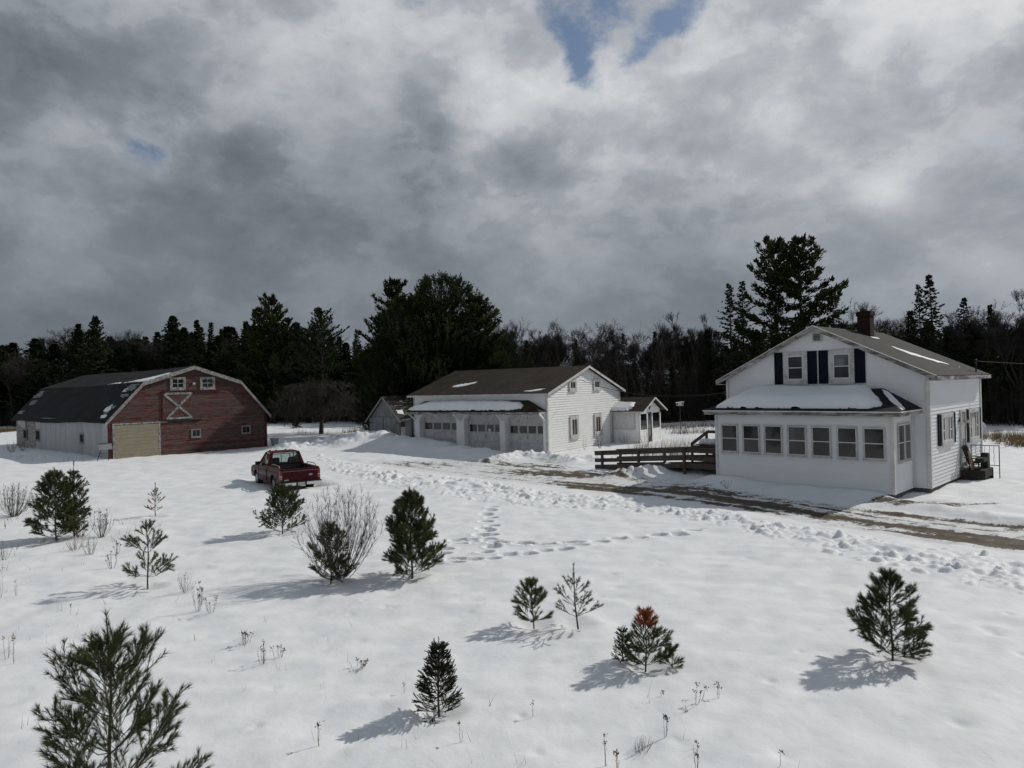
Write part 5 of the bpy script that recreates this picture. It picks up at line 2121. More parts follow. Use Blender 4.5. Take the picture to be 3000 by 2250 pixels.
SPR = [proto_tree('spruce_tree', conifer(s, R=.18, nb=160, dens=1.0, irr=.3, tww=.009)) for s in (1, 2)]
SPO = [proto_tree('spruce_tree', conifer(s, R=.19, nb=120, dens=1.2, irr=.3, droop=.2, up=.1, tww=.007, twl=.05, base=.1, prof=lambda t_: (1 - t_) ** .75)) for s in (5, 6)]
FIR = [proto_tree('fir_tree', conifer(s, R=.25, nb=230, dens=1.1, irr=.3, tww=.010, twl=.06, prof=lambda t_: (1 - t_) ** .72 * (.9 + .1 * math.sin(t_ * 22)))) for s in (11, 12, 13)]
NAR = [proto_tree('fir_tree', conifer(s, R=.15, nb=130, dens=1.0, irr=.35, tww=.007, twl=.045, prof=lambda t_: (1 - t_) ** 1.05)) for s in (15, 16)]
PIN = [proto_tree('pine_tree', conifer(s, R=.27, nb=110, tuft=True, dens=1.3, up=.5, droop=.1, irr=.3, twl=.034, tww=.006, base=.1, prof=lambda t_: (1 - t_ ** 2.2) ** .8 * (.75 + .25 * t_), m='needles_forest')) for s in (21, 22)]
BRD = [proto_tree('white_pine', broad_pine(s)) for s in (31, 32)]
BSH = [proto_tree('white_pine', bush_pine(s, n=2600)) for s in (41, 42)]
BAR = [proto_tree('bare_tree', bare_tree(51, spread=.40, upw=.42, first=.42, kids=(2, 5), crook=.08)), proto_tree('bare_tree', bare_tree(52, spread=.46, upw=.34, first=.38, kids=(2, 5), crook=.08)), proto_tree('bare_tree', bare_tree(53, spread=.36, upw=.5, first=.3, kids=(2, 5), crook=.07)), proto_tree('bare_tree', bare_tree(54, spread=.6, upw=.16, first=.45, crook=.17, kids=(2, 5)))]
BRK = [proto_tree('bare_tree', bare_tree(s, spread=.45, upw=.35, first=.36, m='twig_dark')) for s in (57, 58)]


def apple_tree(seed):
    """old orchard tree: short trunk, limbs arching out, a wide dome of twigs (H = 1)"""
    rng = np.random.default_rng(seed)
    segs, tw, nodes = [], [], []
    fork = np.array([.03, 0, .26])
    segs.append((np.array([0, 0, -.02]), fork * .6, .05, .042))
    segs.append((fork * .6, fork, .042, .04))
    for i in range(11):
        an = i * 2.4 + rng.normal(0, .3)
        R_, zt = rng.uniform(.35, .80), rng.uniform(.45, .88)
        prev = fork
        for k in range(1, 8):
            f_ = k / 7
            q = fork + np.array([math.cos(an) * R_ * f_, math.sin(an) * R_ * f_, (zt - .26) * f_ ** .65]) + rng.normal(0, .014, 3)
            segs.append((prev, q, .022 * (1.1 - f_) + .004, .022 * (1.1 - f_ - .14) + .004))
            nodes.append(q)
            prev = q
    N = np.array(nodes)
    for i in range(1150):
        an, rr, el = rng.uniform(0, 6.28), rng.random() ** .4, rng.uniform(-.42, 1.5)
        e = np.array([math.cos(an) * .94 * math.cos(el) * rr, math.sin(an) * .94 * math.cos(el) * rr, .40 + .56 * math.sin(el) * rr])
        b = N[np.argmin(((N - e) ** 2).sum(1))]
        mid = (b + e) / 2 + np.array([0, 0, .03]) + rng.normal(0, .02, 3)
        segs.append((b, mid, .0055, .0038))
        segs.append((mid, e, .0038, .0024))
        for _ in range(6):
            p_ = mid + (e - mid) * rng.random()
            d_ = norm(norm(e - b) + rng.normal(0, .7, 3) + np.array([0, 0, .35])) * rng.uniform(.03, .09)
            tw.append((p_, p_ + d_, .0024, .0015))
    v1, f1 = sticks(segs)
    v2, f2 = sticks(tw)
    return [('trunk', v1, f1, 'twig_apple', None), ('branches', v2, f2, 'twig_apple', None)]


APP = proto_tree('apple_tree', apple_tree(61))
rndT = random.Random(77)


def put(kind, pxx, topy, dist, label, cat, group=None, wid=1.0):
    p = far_at(pxx, dist)
    g = gz(p.x, p.y) - .1
    H = top_z(pxx, topy, dist) - g
    if kind in BAR:
        wid *= 1.55
    return plant(kind, (p.x, p.y, g), H * wid, rndT.uniform(0, 6.28), label, cat, group, H)


# trees with a silhouette of their own
put(FIR[0], 280, 930, 98, 'tall broad dark fir standing up behind the far end of the barn roof', 'fir tree')
put(SPR[0], 236, 950, 100, 'slim spiky conifer close beside the tall broad fir behind the barn', 'spruce tree', wid=1.1)
put(FIR[1], 512, 928, 99, 'sharp pyramid-shaped fir rising behind the ridge of the barn', 'fir tree', wid=1.2)
put(FIR[2], 540, 960, 97, 'shorter fir leaning on the pyramid-shaped fir behind the barn ridge', 'fir tree', wid=1.15)
put(SPR[1], 583, 940, 101, 'pointed spruce with an open top just past the barn peak', 'spruce tree')
put(NAR[0], 622, 945, 103, 'very narrow spire-like fir behind the barn front', 'fir tree', wid=1.2)
put(NAR[1], 655, 965, 102, 'small narrow spire next to the taller narrow fir behind the barn', 'fir tree')
put(SPR[0], 728, 943, 96, 'pointed conifer at the foot of the tall ragged pine', 'spruce tree', wid=1.1)
put(BRD[0], 803, 868, 92, 'tallest ragged white pine in the woods between barn and garage', 'pine tree', wid=.85)
put(BRD[1], 765, 905, 94, 'second ragged pine crowding the tallest pine between barn and garage', 'pine tree', wid=.8)
put(PIN[0], 852, 938, 93, 'rounded dark pine between the ragged tall pine and the domed pine', 'pine tree', wid=.9)
put(PIN[1], 948, 908, 88, 'domed dense dark pine standing over the bare apple tree', 'pine tree', wid=.95)
put(PIN[0], 920, 960, 90, 'lower dark pine at the side of the domed pine', 'pine tree')
put(SPO[0], 1053, 966, 95, 'little layered spruce alone in the gap before the big pine clump', 'spruce tree')
put(BRD[1], 1165, 822, 64, 'open-topped white pine at the barn side of the big pine clump', 'pine tree', wid=.95)
put(BSH[0], 1300, 822, 60, 'huge dense rounded pine rising behind the garage roof', 'pine tree', wid=.84)
put(BSH[1], 1215, 880, 58, 'dense bushy pine filling the barn side of the clump behind the garage', 'pine tree', wid=.92)
put(BRD[0], 1400, 868, 59, 'bushy pine with lit olive foliage at the house side of the big clump', 'pine tree', wid=1.05)
put(BSH[0], 1432, 985, 60, 'low spreading olive green pine edge just above the garage ridge', 'pine tree', wid=.95)
put(BSH[0], 1150, 990, 62, 'low dark pine skirt beside the small grey shed', 'pine tree', wid=.85)
put(BAR[0], 1500, 925, 80, 'bare slender tree leaning out of the big pine clump', 'bare tree', wid=.7)
put(BAR[1], 1540, 930, 82, 'bare twin-stemmed tree just past the big pine clump', 'bare tree', wid=.7)
put(BAR[2], 1618, 935, 84, 'bare tree with an upright fan of branches behind the garage ridge', 'bare tree', wid=.62)
put(BAR[3], 1722, 935, 82, 'crooked bare tree with a one-sided round head behind the garage gable', 'bare tree', wid=.6)
put(NAR[0], 1597, 990, 80, 'thin dark spire beneath the fan-shaped bare tree', 'fir tree', wid=.8)
put(NAR[1], 1690, 992, 79, 'green pointed fir left of the crooked bare tree', 'fir tree', wid=1.1)
o_ = put(SPO[1], 1822, 978, 80, 'dark pointed spruce standing out above the small cottage', 'spruce tree', wid=.9)
put(SPR[0], 1548, 1000, 78, 'dark bushy-pointed spruce close to the garage ridge by the pine clump', 'spruce tree', wid=1.1)
put(BAR[1], 1900, 942, 83, 'bare round-headed tree in the woods past the cottage', 'bare tree', wid=.75)
put(BAR[0], 1945, 938, 82, 'bare tree with a dense oval twig crown past the cottage', 'bare tree', wid=.75)
put(NAR[0], 1917, 972, 79, 'dark spruce tip between the two bare round-headed trees', 'spruce tree', wid=1.1)
put(BAR[2], 2025, 910, 80, 'tallest wide forking bare tree before the twin pines', 'bare tree', wid=.75)
put(BAR[2], 2075, 918, 84, 'thin bare tree close against the paired spruces', 'bare tree', wid=.55)
put(FIR[1], 2072, 968, 74, 'dark broad fir at the foot of the paired spruces', 'fir tree', wid=.9)
put(SPO[0], 2146, 832, 72, 'open layered spruce, outer one of the pair beside the twin pines', 'spruce tree', wid=.95)
put(SPO[1], 2182, 828, 71, 'open layered spruce, nearer the twin pines of the pair', 'spruce tree', wid=.95)
put(BRD[0], 2282, 706, 76, 'great white pine with flat layered plumes, nearer the paired spruces', 'pine tree', wid=1.0)
put(BRD[1], 2356, 702, 74, 'great white pine with long reaching limbs, nearer the chimney', 'pine tree', wid=1.08)
put(SPO[0], 2245, 960, 70, 'ragged spruce low between the paired spruces and great pines', 'spruce tree', wid=1.1)
put(SPO[1], 2450, 848, 73, 'dark spruce peeking out beyond the limbs of the great pine', 'spruce tree', wid=1.0)
put(BAR[0], 2545, 870, 75, 'bare fan-shaped tree rising behind the brick chimney', 'bare tree', wid=.75)
put(BAR[2], 2500, 885, 78, 'pale thin bare tree between the great pine and the chimney', 'bare tree', wid=.6)
put(BAR[1], 2600, 960, 80, 'small bare treetop showing above the farmhouse ridge', 'bare tree', wid=.9)
put(SPO[0], 2703, 835, 62, 'layered spruce, shorter of the two spires behind the farmhouse eave', 'spruce tree', wid=.85)
put(SPO[1], 2748, 806, 61, 'tallest layered spruce spire behind the farmhouse eave', 'spruce tree', wid=1.0)
put(SPR[0], 2672, 912, 60, 'dark lower spruce at the house side of the two spires', 'spruce tree', wid=1.0)
put(SPO[1], 2818, 876, 62, 'dark bushy-topped spruce past the two spires', 'spruce tree', wid=1.0)
put(SPR[1], 2905, 895, 63, 'slim ragged conifer among bare trees past the farmhouse', 'spruce tree', wid=.8)
put(BAR[0], 2860, 880, 65, 'bare twiggy tree behind the bushy-topped spruce', 'bare tree', wid=.85)
put(BAR[2], 2985, 850, 55, 'big bare spreading tree at the edge of the woods past the farmhouse', 'bare tree', wid=.85)
put(BAR[1], 2930, 885, 58, 'bare tree with drooping twigs beside the big spreading bare tree', 'bare tree', wid=.8)
put(BAR[3], 2650, 918, 66, 'little pale bare tree left of the spruce spires behind the roof', 'bare tree', wid=.8)

# the rest of the woods
rt_ = random.Random(21)
SKY = [(-260, 985), (0, 985), (60, 1000), (120, 985), (170, 1000), (215, 965), (300, 945), (345, 972), (450, 968), (600, 962), (700, 960), (790, 925), (900, 940), (1000, 972), (1060, 1010), (1150, 990), (1480, 1000), (1560, 1045), (1700, 1050), (1850, 1045), (2000, 1015), (2100, 985), (2300, 985), (2500, 1000), (2640, 1000), (2700, 930), (2800, 945), (2900, 950), (3050, 945), (3300, 930)]


def skyl(x):
    return float(np.interp(x, [a for a, b in SKY], [b for a, b in SKY]))


def edge_at(pxx):
    return float(np.interp(pxx, [-300, 0, 900, 1200, 1500, 1900, 2200, 2600, 2800, 3000, 3300], [108, 103, 98, 78, 78, 74, 72, 66, 60, 56, 52]))


for row, (dd, n, lift) in enumerate(((1.5, 66, 38), (6, 64, 18), (11, 62, 6), (18, 60, 0))):
    for i in range(n):
        x = -260 + 3560 * (i + rt_.uniform(-.3, .9)) / n
        d = edge_at(x) + dd + rt_.uniform(-2, 2.5)
        top = skyl(x) + lift + rt_.uniform(-6, 42)
        mid = 1470 < x < 2120
        if mid and row < 2 and rt_.random() < .20 or (not mid and rt_.random() < .10):
            k, lab, cat, g = rt_.choice(BRK), 'grey bare tree among the crowded dark woods behind the farm', 'bare tree', 'bare trees crowded in the woods'
            top -= 12
        else:
            k = rt_.choice(FIR + FIR + SPR + NAR[:1] + PIN)
            lab, cat, g = 'dark conifer crowded among others in the woods behind the farm', 'conifer', 'conifers crowded in the woods'
        o = put(k, x, top, d, lab, cat, g, rt_.uniform(1.1, 1.7) if x < 1150 else rt_.uniform(.9, 1.35))
        o.name = 'bare_tree' if cat == 'bare tree' else 'conifer_tree'
for i in range(16):
    x = 1450 + 700 * (i + rt_.uniform(0, 1)) / 16
    o = put(rt_.choice(BAR), x, rt_.uniform(965, 1040), 86 + rt_.uniform(0, 8), 'thin grey treetop showing over the middle woods', 'bare tree', 'thin bare treetops over the middle woods', .7)
for i in range(5):
    x = 370 + 16 * i + rt_.uniform(-4, 4)
    o = put(BAR[i % 3], x, 958 + rt_.uniform(0, 18), 112, 'pale bare treetop in the cluster between two dark firs behind the barn', 'bare tree', 'pale bare treetops behind the barn', .55)

# apple tree, little firs and thicket along the woods
p = ground_at(940, 1270)
plant(APP, (p.x, p.y, p.z - .1), 5.4, 1.2, 'low wide bare apple tree with a dense twiggy dome between barn and garage', 'apple tree', None, 5.4)
for x, y, tp, lab in ((868, 1254, 1205, 'small olive fir standing in snow left of the apple tree trunk'), (800, 1240, 1205, 'tiny fir at the corner of the barn by the woods'), (905, 1241, 1215, 'dark small fir just behind the apple tree trunk')):
    q = ground_at(x, y)
    H = (y - tp) * q.y / F
    plant(FIR[0], (q.x, q.y, q.z - .05), H * 1.5, x, lab, 'fir tree', None, H)


def thicket():
    rng = np.random.default_rng(8)
    segs = []
    for i in range(7000):
        x = rng.uniform(-260, 3260)
        d = edge_at(x) + rng.uniform(-2.5, 5) - (1 if x > 1400 else 0)
        p = far_at(x, d)
        b = np.array([p.x, p.y, gz(p.x, p.y) - .05]) if i % 10 == 0 else np.array([p.x, p.y, 0.0])
        H = rng.uniform(.8, 3.6) * (1.25 if x > 1450 else .8) * (2.0 if 1450 < x < 2150 and i % 3 else 1)
        dd = norm(np.array([rng.normal(0, .16), rng.normal(0, .16), 1]))
        q = b + dd * H
        segs.append((b, q, .016, .006))
        for k in range(5):
            s = rng.uniform(.3, 1)
            c = b + dd * H * s
            e = norm(dd + rng.normal(0, .45, 3)) * H * rng.uniform(.12, .35)
            segs.append((c, c + e, .008, .003))
    Vs, Fs = sticks(segs)
    o = npmesh('thicket', Vs, Fs, 'twig_dark')
    tag(o, 'tangled bare brush along the edge of the dark woods', None, kind='stuff')


thicket()


def grasses(name, label, mat, spots, n, hmin, hmax, seed, wid=.012):
    rng = np.random.default_rng(seed)
    P, Dv, W, T = [], [], [], []
    for x0, y0, x1, y1, w in spots:
        a, b = at(x0, y0), at(x1, y1)
        for i in range(int(n * w)):
            p = a.lerp(b, rng.random())
            p = V3((p.x + rng.normal(0, w * .35), p.y + rng.normal(0, w * .9), 0))
            if inside(np.array([p.x]), np.array([p.y]), ROAD)[0]:
                continue
            lv = rng.integers(2, 5)
            g = 0.0
            for k in range(lv):
                P.append((p.x + rng.normal(0, .03), p.y + rng.normal(0, .03), -.06))
                h = rng.uniform(hmin, hmax)
                Dv.append((rng.normal(0, .28) * h, rng.normal(0, .28) * h, h))
                W.append(wid)
                T.append(rng.random())
    P = np.array(P)
    P[:, 2] = height(P[:, 0], P[:, 1]) - .05
    Vs, Fs = spikes(P, np.array(Dv), np.array(W), rng)
    o = npmesh(name, Vs, Fs, mat, tint=np.repeat(np.array(T), 3))
    tag(o, label, None, kind='stuff')


grasses('dry_grass', 'tan dry grass sticking out of the snow at the far field edge', 'grass_tan', [(-60, 1268, 45, 1262, 2.2), (2870, 1288, 3150, 1292, 1.6), (2960, 1305, 3150, 1310, .8), (1230, 1262, 1160, 1262, .5), (1000, 1268, 1120, 1262, .4)], 420, .25, .75, 3)
grasses('dry_grass', 'rusty brown dry weeds around the bird feeder pole', 'grass_rust', [(1935, 1258, 2100, 1250, 1.4), (1960, 1272, 2080, 1268, .8)], 190, .3, .8, 4, .008)
grasses('weed_stalks', 'thin grey weed stalks in the snow beyond the ramp', 'grass_tan', [(1850, 1330, 2060, 1318, .8), (1880, 1345, 2040, 1335, .6)], 200, .5, 1.25, 6, .006)
grasses('weed_stalks', 'sparse tan stalks poking out of the snow round the apple tree', 'grass_tan', [(1010, 1285, 1100, 1280, .7), (860, 1268, 1000, 1278, .5)], 60, .25, .7, 7, .010)

grasses('dry_stalks', 'scattered thin dry stalks poking up through the open snow field', 'grass_tan', [(60, 1640, 420, 1640, 1.6), (30, 1780, 620, 1830, 1.5), (60, 1930, 560, 1960, .9), (620, 1900, 1000, 1960, 1.0), (900, 2150, 1900, 2180, .8), (1850, 2100, 2300, 2180, .6)], 14, .05, .26, 17, .003)
grasses('dry_stalks', 'scattered dry stalks in the snow beside the barn wall', 'grass_tan', [(20, 1345, 300, 1352, .8), (10, 1500, 300, 1590, 1.6)], 40, .1, .4, 18, .006)


# ------------------------------------------------------------------ young pines in the near snow
def young_pine(seed, H, Wd, whorls, label, loc, nl=.085, nd=230, nw=.0022, leader=.22, m='needles_young', cat='young pine', name='pine_sapling', low=.04, openn=1.0, el0=.30, pw=1.5, upward=.6, rust=None, spruce=False, sub=3, rz=0.0, lean=0.0):
    rng = np.random.default_rng(seed)
    root = thing(name, label, cat, loc, rz)
    segs, shoots, rusty = [], [], []
    top = H * (1 - leader)
    ax = lambda z: np.array([lean * z + .012 * math.sin(z * 5 + seed), .012 * math.cos(z * 4 + seed), z])
    zs = np.linspace(-.15, H, 9)
    for a, b in zip(zs[:-1], zs[1:]):
        segs.append((ax(a), ax(b), (.006 + .013 * H * (1 - max(a, 0) / H)) * .9, (.006 + .013 * H * (1 - b / H)) * .9 if b < H else .003))
    shoots.append((ax(top - .02), ax(H), 1.2, False))
    hs = [H * low + (top - H * low) * ((i / max(1, whorls - 1)) ** .93) for i in range(whorls)]
    az = rng.uniform(0, 6.28)
    for wi, zz in enumerate(hs):
        f = wi / max(1, whorls - 1)
        nbr = int(rng.integers(5, 8)) if openn >= 1 else int(rng.integers(3, 5))
        az += rng.uniform(.3, .9)
        for b in range(nbr):
            an = az + 6.283 * b / nbr + rng.normal(0, .32)
            L = Wd * .5 * (1.04 - .82 * f ** pw) * rng.uniform(.58, 1.15)
            if wi == 0:
                L *= .9
            el = el0 + upward * (.2 + .9 * f) + rng.normal(0, .12)
            h = np.array([math.cos(an), math.sin(an), 0])
            p0 = ax(zz + rng.normal(0, .012))
            n = 5
            prev = p0
            pts = [p0]
            for k in range(1, n + 1):
                s = k / n
                e = el * (.55 + .75 * s)
                prev = prev + (h * math.cos(e) + np.array([0, 0, math.sin(e)])) * L / n + rng.normal(0, .022, 3) * L
                pts.append(prev)
            for k in range(n):
                segs.append((pts[k], pts[k + 1], .0026 + .006 * L * (1 - k / n), .0022 + .005 * L * (1 - (k + 1) / n)))
            isr = rust is not None and rust[0] < zz < rust[1] and rng.random() < .9
            shoots.append((pts[1] * .4 + pts[2] * .6, pts[n], 1.0, isr))
            ns = sub if L > .22 else max(1, sub - 1)
            for s_ in range(ns):
                fr = .38 + .56 * (s_ + rng.random() * .5) / ns
                i = min(int(fr * n), n - 1)
                q = pts[i] + (pts[i + 1] - pts[i]) * (fr * n - i)
                d = norm(pts[i + 1] - pts[i])
                for sd in (-1, 1):
                    lat = np.array([-h[1], h[0], 0]) * sd
                    dv = norm(d * .75 + lat * rng.uniform(.45, .85) + np.array([0, 0, rng.uniform(.0, .45)]))
                    ln = (L * .40 * (1.15 - fr) + .07 + .05 * L) * rng.uniform(.8, 1.2)
                    e = q + dv * ln + np.array([0, 0, .12 * ln])
                    segs.append((q, e, .0032, .0020))
                    shoots.append((q * .75 + e * .25, e, .95, isr))
                    if ln > .2:
                        for _ in range(2):
                            g = rng.uniform(.4, .75)
                            q2 = q + (e - q) * g
                            dv2 = norm(dv + rng.normal(0, .5, 3) + np.array([0, 0, .3]))
                            e2 = q2 + dv2 * ln * .5
                            segs.append((q2, e2, .0024, .0016))
                            shoots.append((q2, e2, .9, isr))
    groups = {False: ([], [], [], []), True: ([], [], [], [])}
    for a, b, k, isr in shoots:
        P, Dv, W, T = groups[isr]
        v = b - a
        L = np.linalg.norm(v)
        d = v / (L + 1e-9)
        cnt = int(nd * L * k) + (26 if not spruce else 8)
        s = rng.random(cnt) ** .8
        s[: 22 if not spruce else 6] = 1.0
        rad_ = rng.normal(size=(cnt, 3))
        rad_ -= (rad_ @ d)[:, None] * d
        rad_ /= np.linalg.norm(rad_, axis=1, keepdims=True) + 1e-9
        ang = rng.uniform(.14, .68, cnt) if not spruce else rng.uniform(.5, 1.1, cnt)
        ang[: 22 if not spruce else 6] = rng.uniform(.02, .7, 22 if not spruce else 6)
        dirs = d[None] * np.cos(ang)[:, None] + rad_ * np.sin(ang)[:, None]
        dirs[:, 2] -= .10 * rng.random(cnt) * (0 if spruce else 1)
        ln = nl * rng.uniform(.65, 1.1, cnt)
        P.append(a[None] + v[None] * s[:, None])
        Dv.append(dirs * ln[:, None])
        W.append(np.full(cnt, nw) * rng.uniform(.8, 1.2, cnt))
        T.append(np.clip(rng.uniform(0, .45) + rng.uniform(0, .55, cnt), 0, 1))
    for isr, nm, mm in ((False, 'needles', m), (True, 'dead_needles', 'needles_rust')):
        P, Dv, W, T = groups[isr]
        if P:
            Vs, Fs = spikes(np.concatenate(P), np.concatenate(Dv), np.concatenate(W), rng)
            npmesh(nm, Vs, Fs, mm, root, np.repeat(np.concatenate(T), 3))
    sv, sf = sticks(segs)
    npmesh('trunk', sv, sf, 'stem_pine', root)
    return root


def gp(x, y):
    return ground_at(x, y)


young_pine(1, 2.02, 1.85, 6, 'biggest bushy pine sapling, cut off by the bottom corner of the view', gp(332, 2425), nd=240, nw=.0022, nl=.095, leader=.21, upward=.50, el0=.50, pw=2.3, sub=4, low=.03)
p = gp(165, 1582)
young_pine(2, 2.05, 1.65, 12, 'full bushy pine sapling next to the dry brown shrub by the barn side', p, nd=150, nw=.0042, nl=.10, leader=.14, upward=.55, pw=1.7, sub=4, low=.03)
young_pine(22, 2.2, 1.25, 9, 'taller lean pine sapling growing through the full bushy one', (p.x + .32, p.y + .35, p.z), nd=120, nw=.0042, nl=.10, leader=.20, upward=.7)
young_pine(3, 1.08, .66, 4, 'thin sparse pine sapling with a rusty low twig in open snow before the barn', gp(456, 1510), nd=130, nw=.004, nl=.09, leader=.30, openn=.5, sub=2, upward=.5, low=.14, m='needles_olive', rust=(0, .45))
young_pine(4, 1.38, 1.35, 3, 'two-tiered open pine sapling with bare stem between the tiers', gp(435, 1719), nd=250, nw=.0032, nl=.10, leader=.15, openn=1, low=.16, upward=.62, sub=2)
young_pine(5, 1.35, 1.5, 8, 'round dense pine sapling right behind the truck tailgate', gp(829, 1562), nd=150, nw=.004, nl=.09, leader=.12, upward=.7, el0=.4, pw=2.0, sub=4, low=.03)
young_pine(6, 1.25, 1.15, 6, 'pine sapling growing inside the bare twiggy bush', gp(970, 1706), nd=150, nw=.0034, nl=.10, leader=.14, upward=.6)
young_pine(7, 1.92, 1.36, 14, 'tall thick cone-shaped pine sapling beside the footprints', gp(1207, 1690), nd=190, nw=.0034, nl=.10, leader=.13, upward=.6, pw=1.9, el0=.34, sub=4, low=.03)
young_pine(8, .74, .70, 4, 'stubby pine sapling with brownish top, next to the taller open sapling', gp(1562, 1836), nd=300, nw=.0026, nl=.10, leader=.12, low=.12, upward=.7, sub=3)
young_pine(9, 1.02, .88, 4, 'airy open pine sapling with long bare leader beside the stubby one', gp(1692, 1837), nd=150, nw=.0024, nl=.085, leader=.30, low=.18, openn=.5, upward=.55, sub=2, m='needles_olive', lean=-.05)
young_pine(10, .95, .60, 14, 'dark stiff little spruce alone in the snow', gp(1288, 2088), nl=.015, nd=1300, nw=.0022, leader=.17, m='needles_spruce', cat='young spruce', name='spruce_sapling', spruce=True, sub=5, low=.02, upward=.4, el0=.12, pw=1.05)
young_pine(11, .52, .28, 6, 'tiny spruce sapling touching the pine with the rust coloured top', gp(1826, 1938), nl=.018, nd=900, nw=.0026, leader=.2, m='needles_spruce', cat='young spruce', name='spruce_sapling', spruce=True, sub=3, low=.03, upward=.4, el0=.12, pw=1.05)
young_pine(12, .76, .74, 5, 'pine sapling with a dead rust orange top', gp(1893, 1958), nd=300, nw=.0025, nl=.09, leader=.10, low=.05, upward=.7, sub=3, rust=(.44, 9))
young_pine(13, .26, .30, 2, 'low pine tuft lying on the snow beside the rust-topped sapling', gp(1968, 1962), nd=320, nw=.0025, nl=.09, leader=.1, low=.2, upward=.5, sub=2)
young_pine(14, 1.24, 1.08, 7, 'bushy pine sapling by itself on the open snow below the farmhouse', gp(2612, 1926), nd=260, nw=.0026, nl=.10, leader=.16, upward=.6, pw=2.0, sub=4, low=.03)


# ------------------------------------------------------------------ shrubs and dry weeds
def twig_shrub(name, label, loc, H, Wd, n, m, seed, cat='shrub', heads=False, r=.006, upw=.5, nt=3):
    rng = np.random.default_rng(seed)
    root = thing(name, label, cat, loc)
    segs, P, Dv, W, T = [], [], [], [], []
    for i in range(n):
        an = rng.uniform(0, 6.28)
        k = rng.random() ** .7
        h = np.array([math.cos(an), math.sin(an), 0])
        tip = h * Wd * .5 * k + np.array([0, 0, H * (1 - .45 * k * k) * rng.uniform(.7, 1.02)])
        p = h * .05 * rng.random() * Wd + np.array([0, 0, -.08])
        prev = p
        ns = 7
        for j in range(1, ns + 1):
            s = j / ns
            q = p * (1 - s) + tip * s + h * Wd * .06 * math.sin(s * 3.1) + rng.normal(0, .009, 3) * H
            segs.append((prev, q, r * (1.1 - s) + .0015, r * (1 - s) + .0013))
            if s > .3:
                for _ in range(nt):
                    d = norm(q - prev + rng.normal(0, .5, 3) * np.linalg.norm(q - prev))
                    e = q + norm(d + np.array([0, 0, upw])) * H * rng.uniform(.05, .17) * (1.2 - .5 * s)
                    segs.append((q, e, r * .4 + .0006, .0011))
                    if rng.random() < .6:
                        mid = q + (e - q) * rng.uniform(.4, .8)
                        e2 = mid + norm(e - q + rng.normal(0, .4, 3) * H * .1) * H * .06
                        segs.append((mid, e2, .0015, .0009))
            prev = q
        if heads and rng.random() < .75:
            for _ in range(9):
                P.append(prev + rng.normal(0, .012, 3))
                Dv.append(norm(rng.normal(0, .6, 3) + np.array([0, 0, .7])) * rng.uniform(.02, .045))
                W.append(.008)
                T.append(rng.random())
    sv, sf = sticks(segs)
    if P:
        Vs, Fs = kites(np.array(P), np.array(Dv), np.array(W), rng)
        sv, sf = np.concatenate([sv, Vs]), np.concatenate([sf, Fs + len(sv)])
    npmesh('stems', sv, sf, m, root)
    return root


twig_shrub('bare_bush', 'large bare twiggy bush with a green pine sapling inside it', gp(1000, 1692), 2.1, 2.0, 80, 'twig_red', 1, r=.0055, nt=4)
twig_shrub('dry_shrub', 'dense brown dry shrub next to the full bushy pine sapling', gp(40, 1512), 1.15, 1.5, 60, 'weed_stem', 2, heads=True, r=.006)
twig_shrub('dry_shrub', 'small upright dry shrub between the bushy pine and the sparse sapling', gp(297, 1574), .85, .75, 26, 'weed_stem', 3, heads=True, r=.005)
twig_shrub('dry_shrub', 'dry shrub tucked against the foot of the full bushy pine', gp(235, 1574), .6, .8, 26, 'weed_stem', 33, heads=True, r=.005)
twig_shrub('bare_bush', 'little bare bush standing in the barn shadow', gp(35, 1325), 1.0, 1.1, 14, 'twig_grey', 4, r=.008)
twig_shrub('bare_bush', 'second bare bush close to the old clapboard end of the barn', gp(68, 1320), .9, .9, 12, 'twig_grey', 5, r=.008)
twig_shrub('bare_bush', 'thin bare sapling shrub against the garage gable by its lower window', gp(1757, 1313), 2.1, .9, 5, 'twig_red', 6, r=.012, nt=2)
twig_shrub('bare_bush', 'short bare stem against the garage gable under its near window', gp(1713, 1318), .9, .5, 3, 'twig_red', 7, r=.010, nt=2)
twig_shrub('bare_bush', 'bare shrub in front of the cottage door', gp(1893, 1310), 1.7, 1.2, 9, 'twig_red', 8, r=.010, nt=2)
twig_shrub('bare_bush', 'bare shrub between the cottage wall and garage corner', gp(1830, 1300), .8, .9, 10, 'twig_red', 9, r=.008)
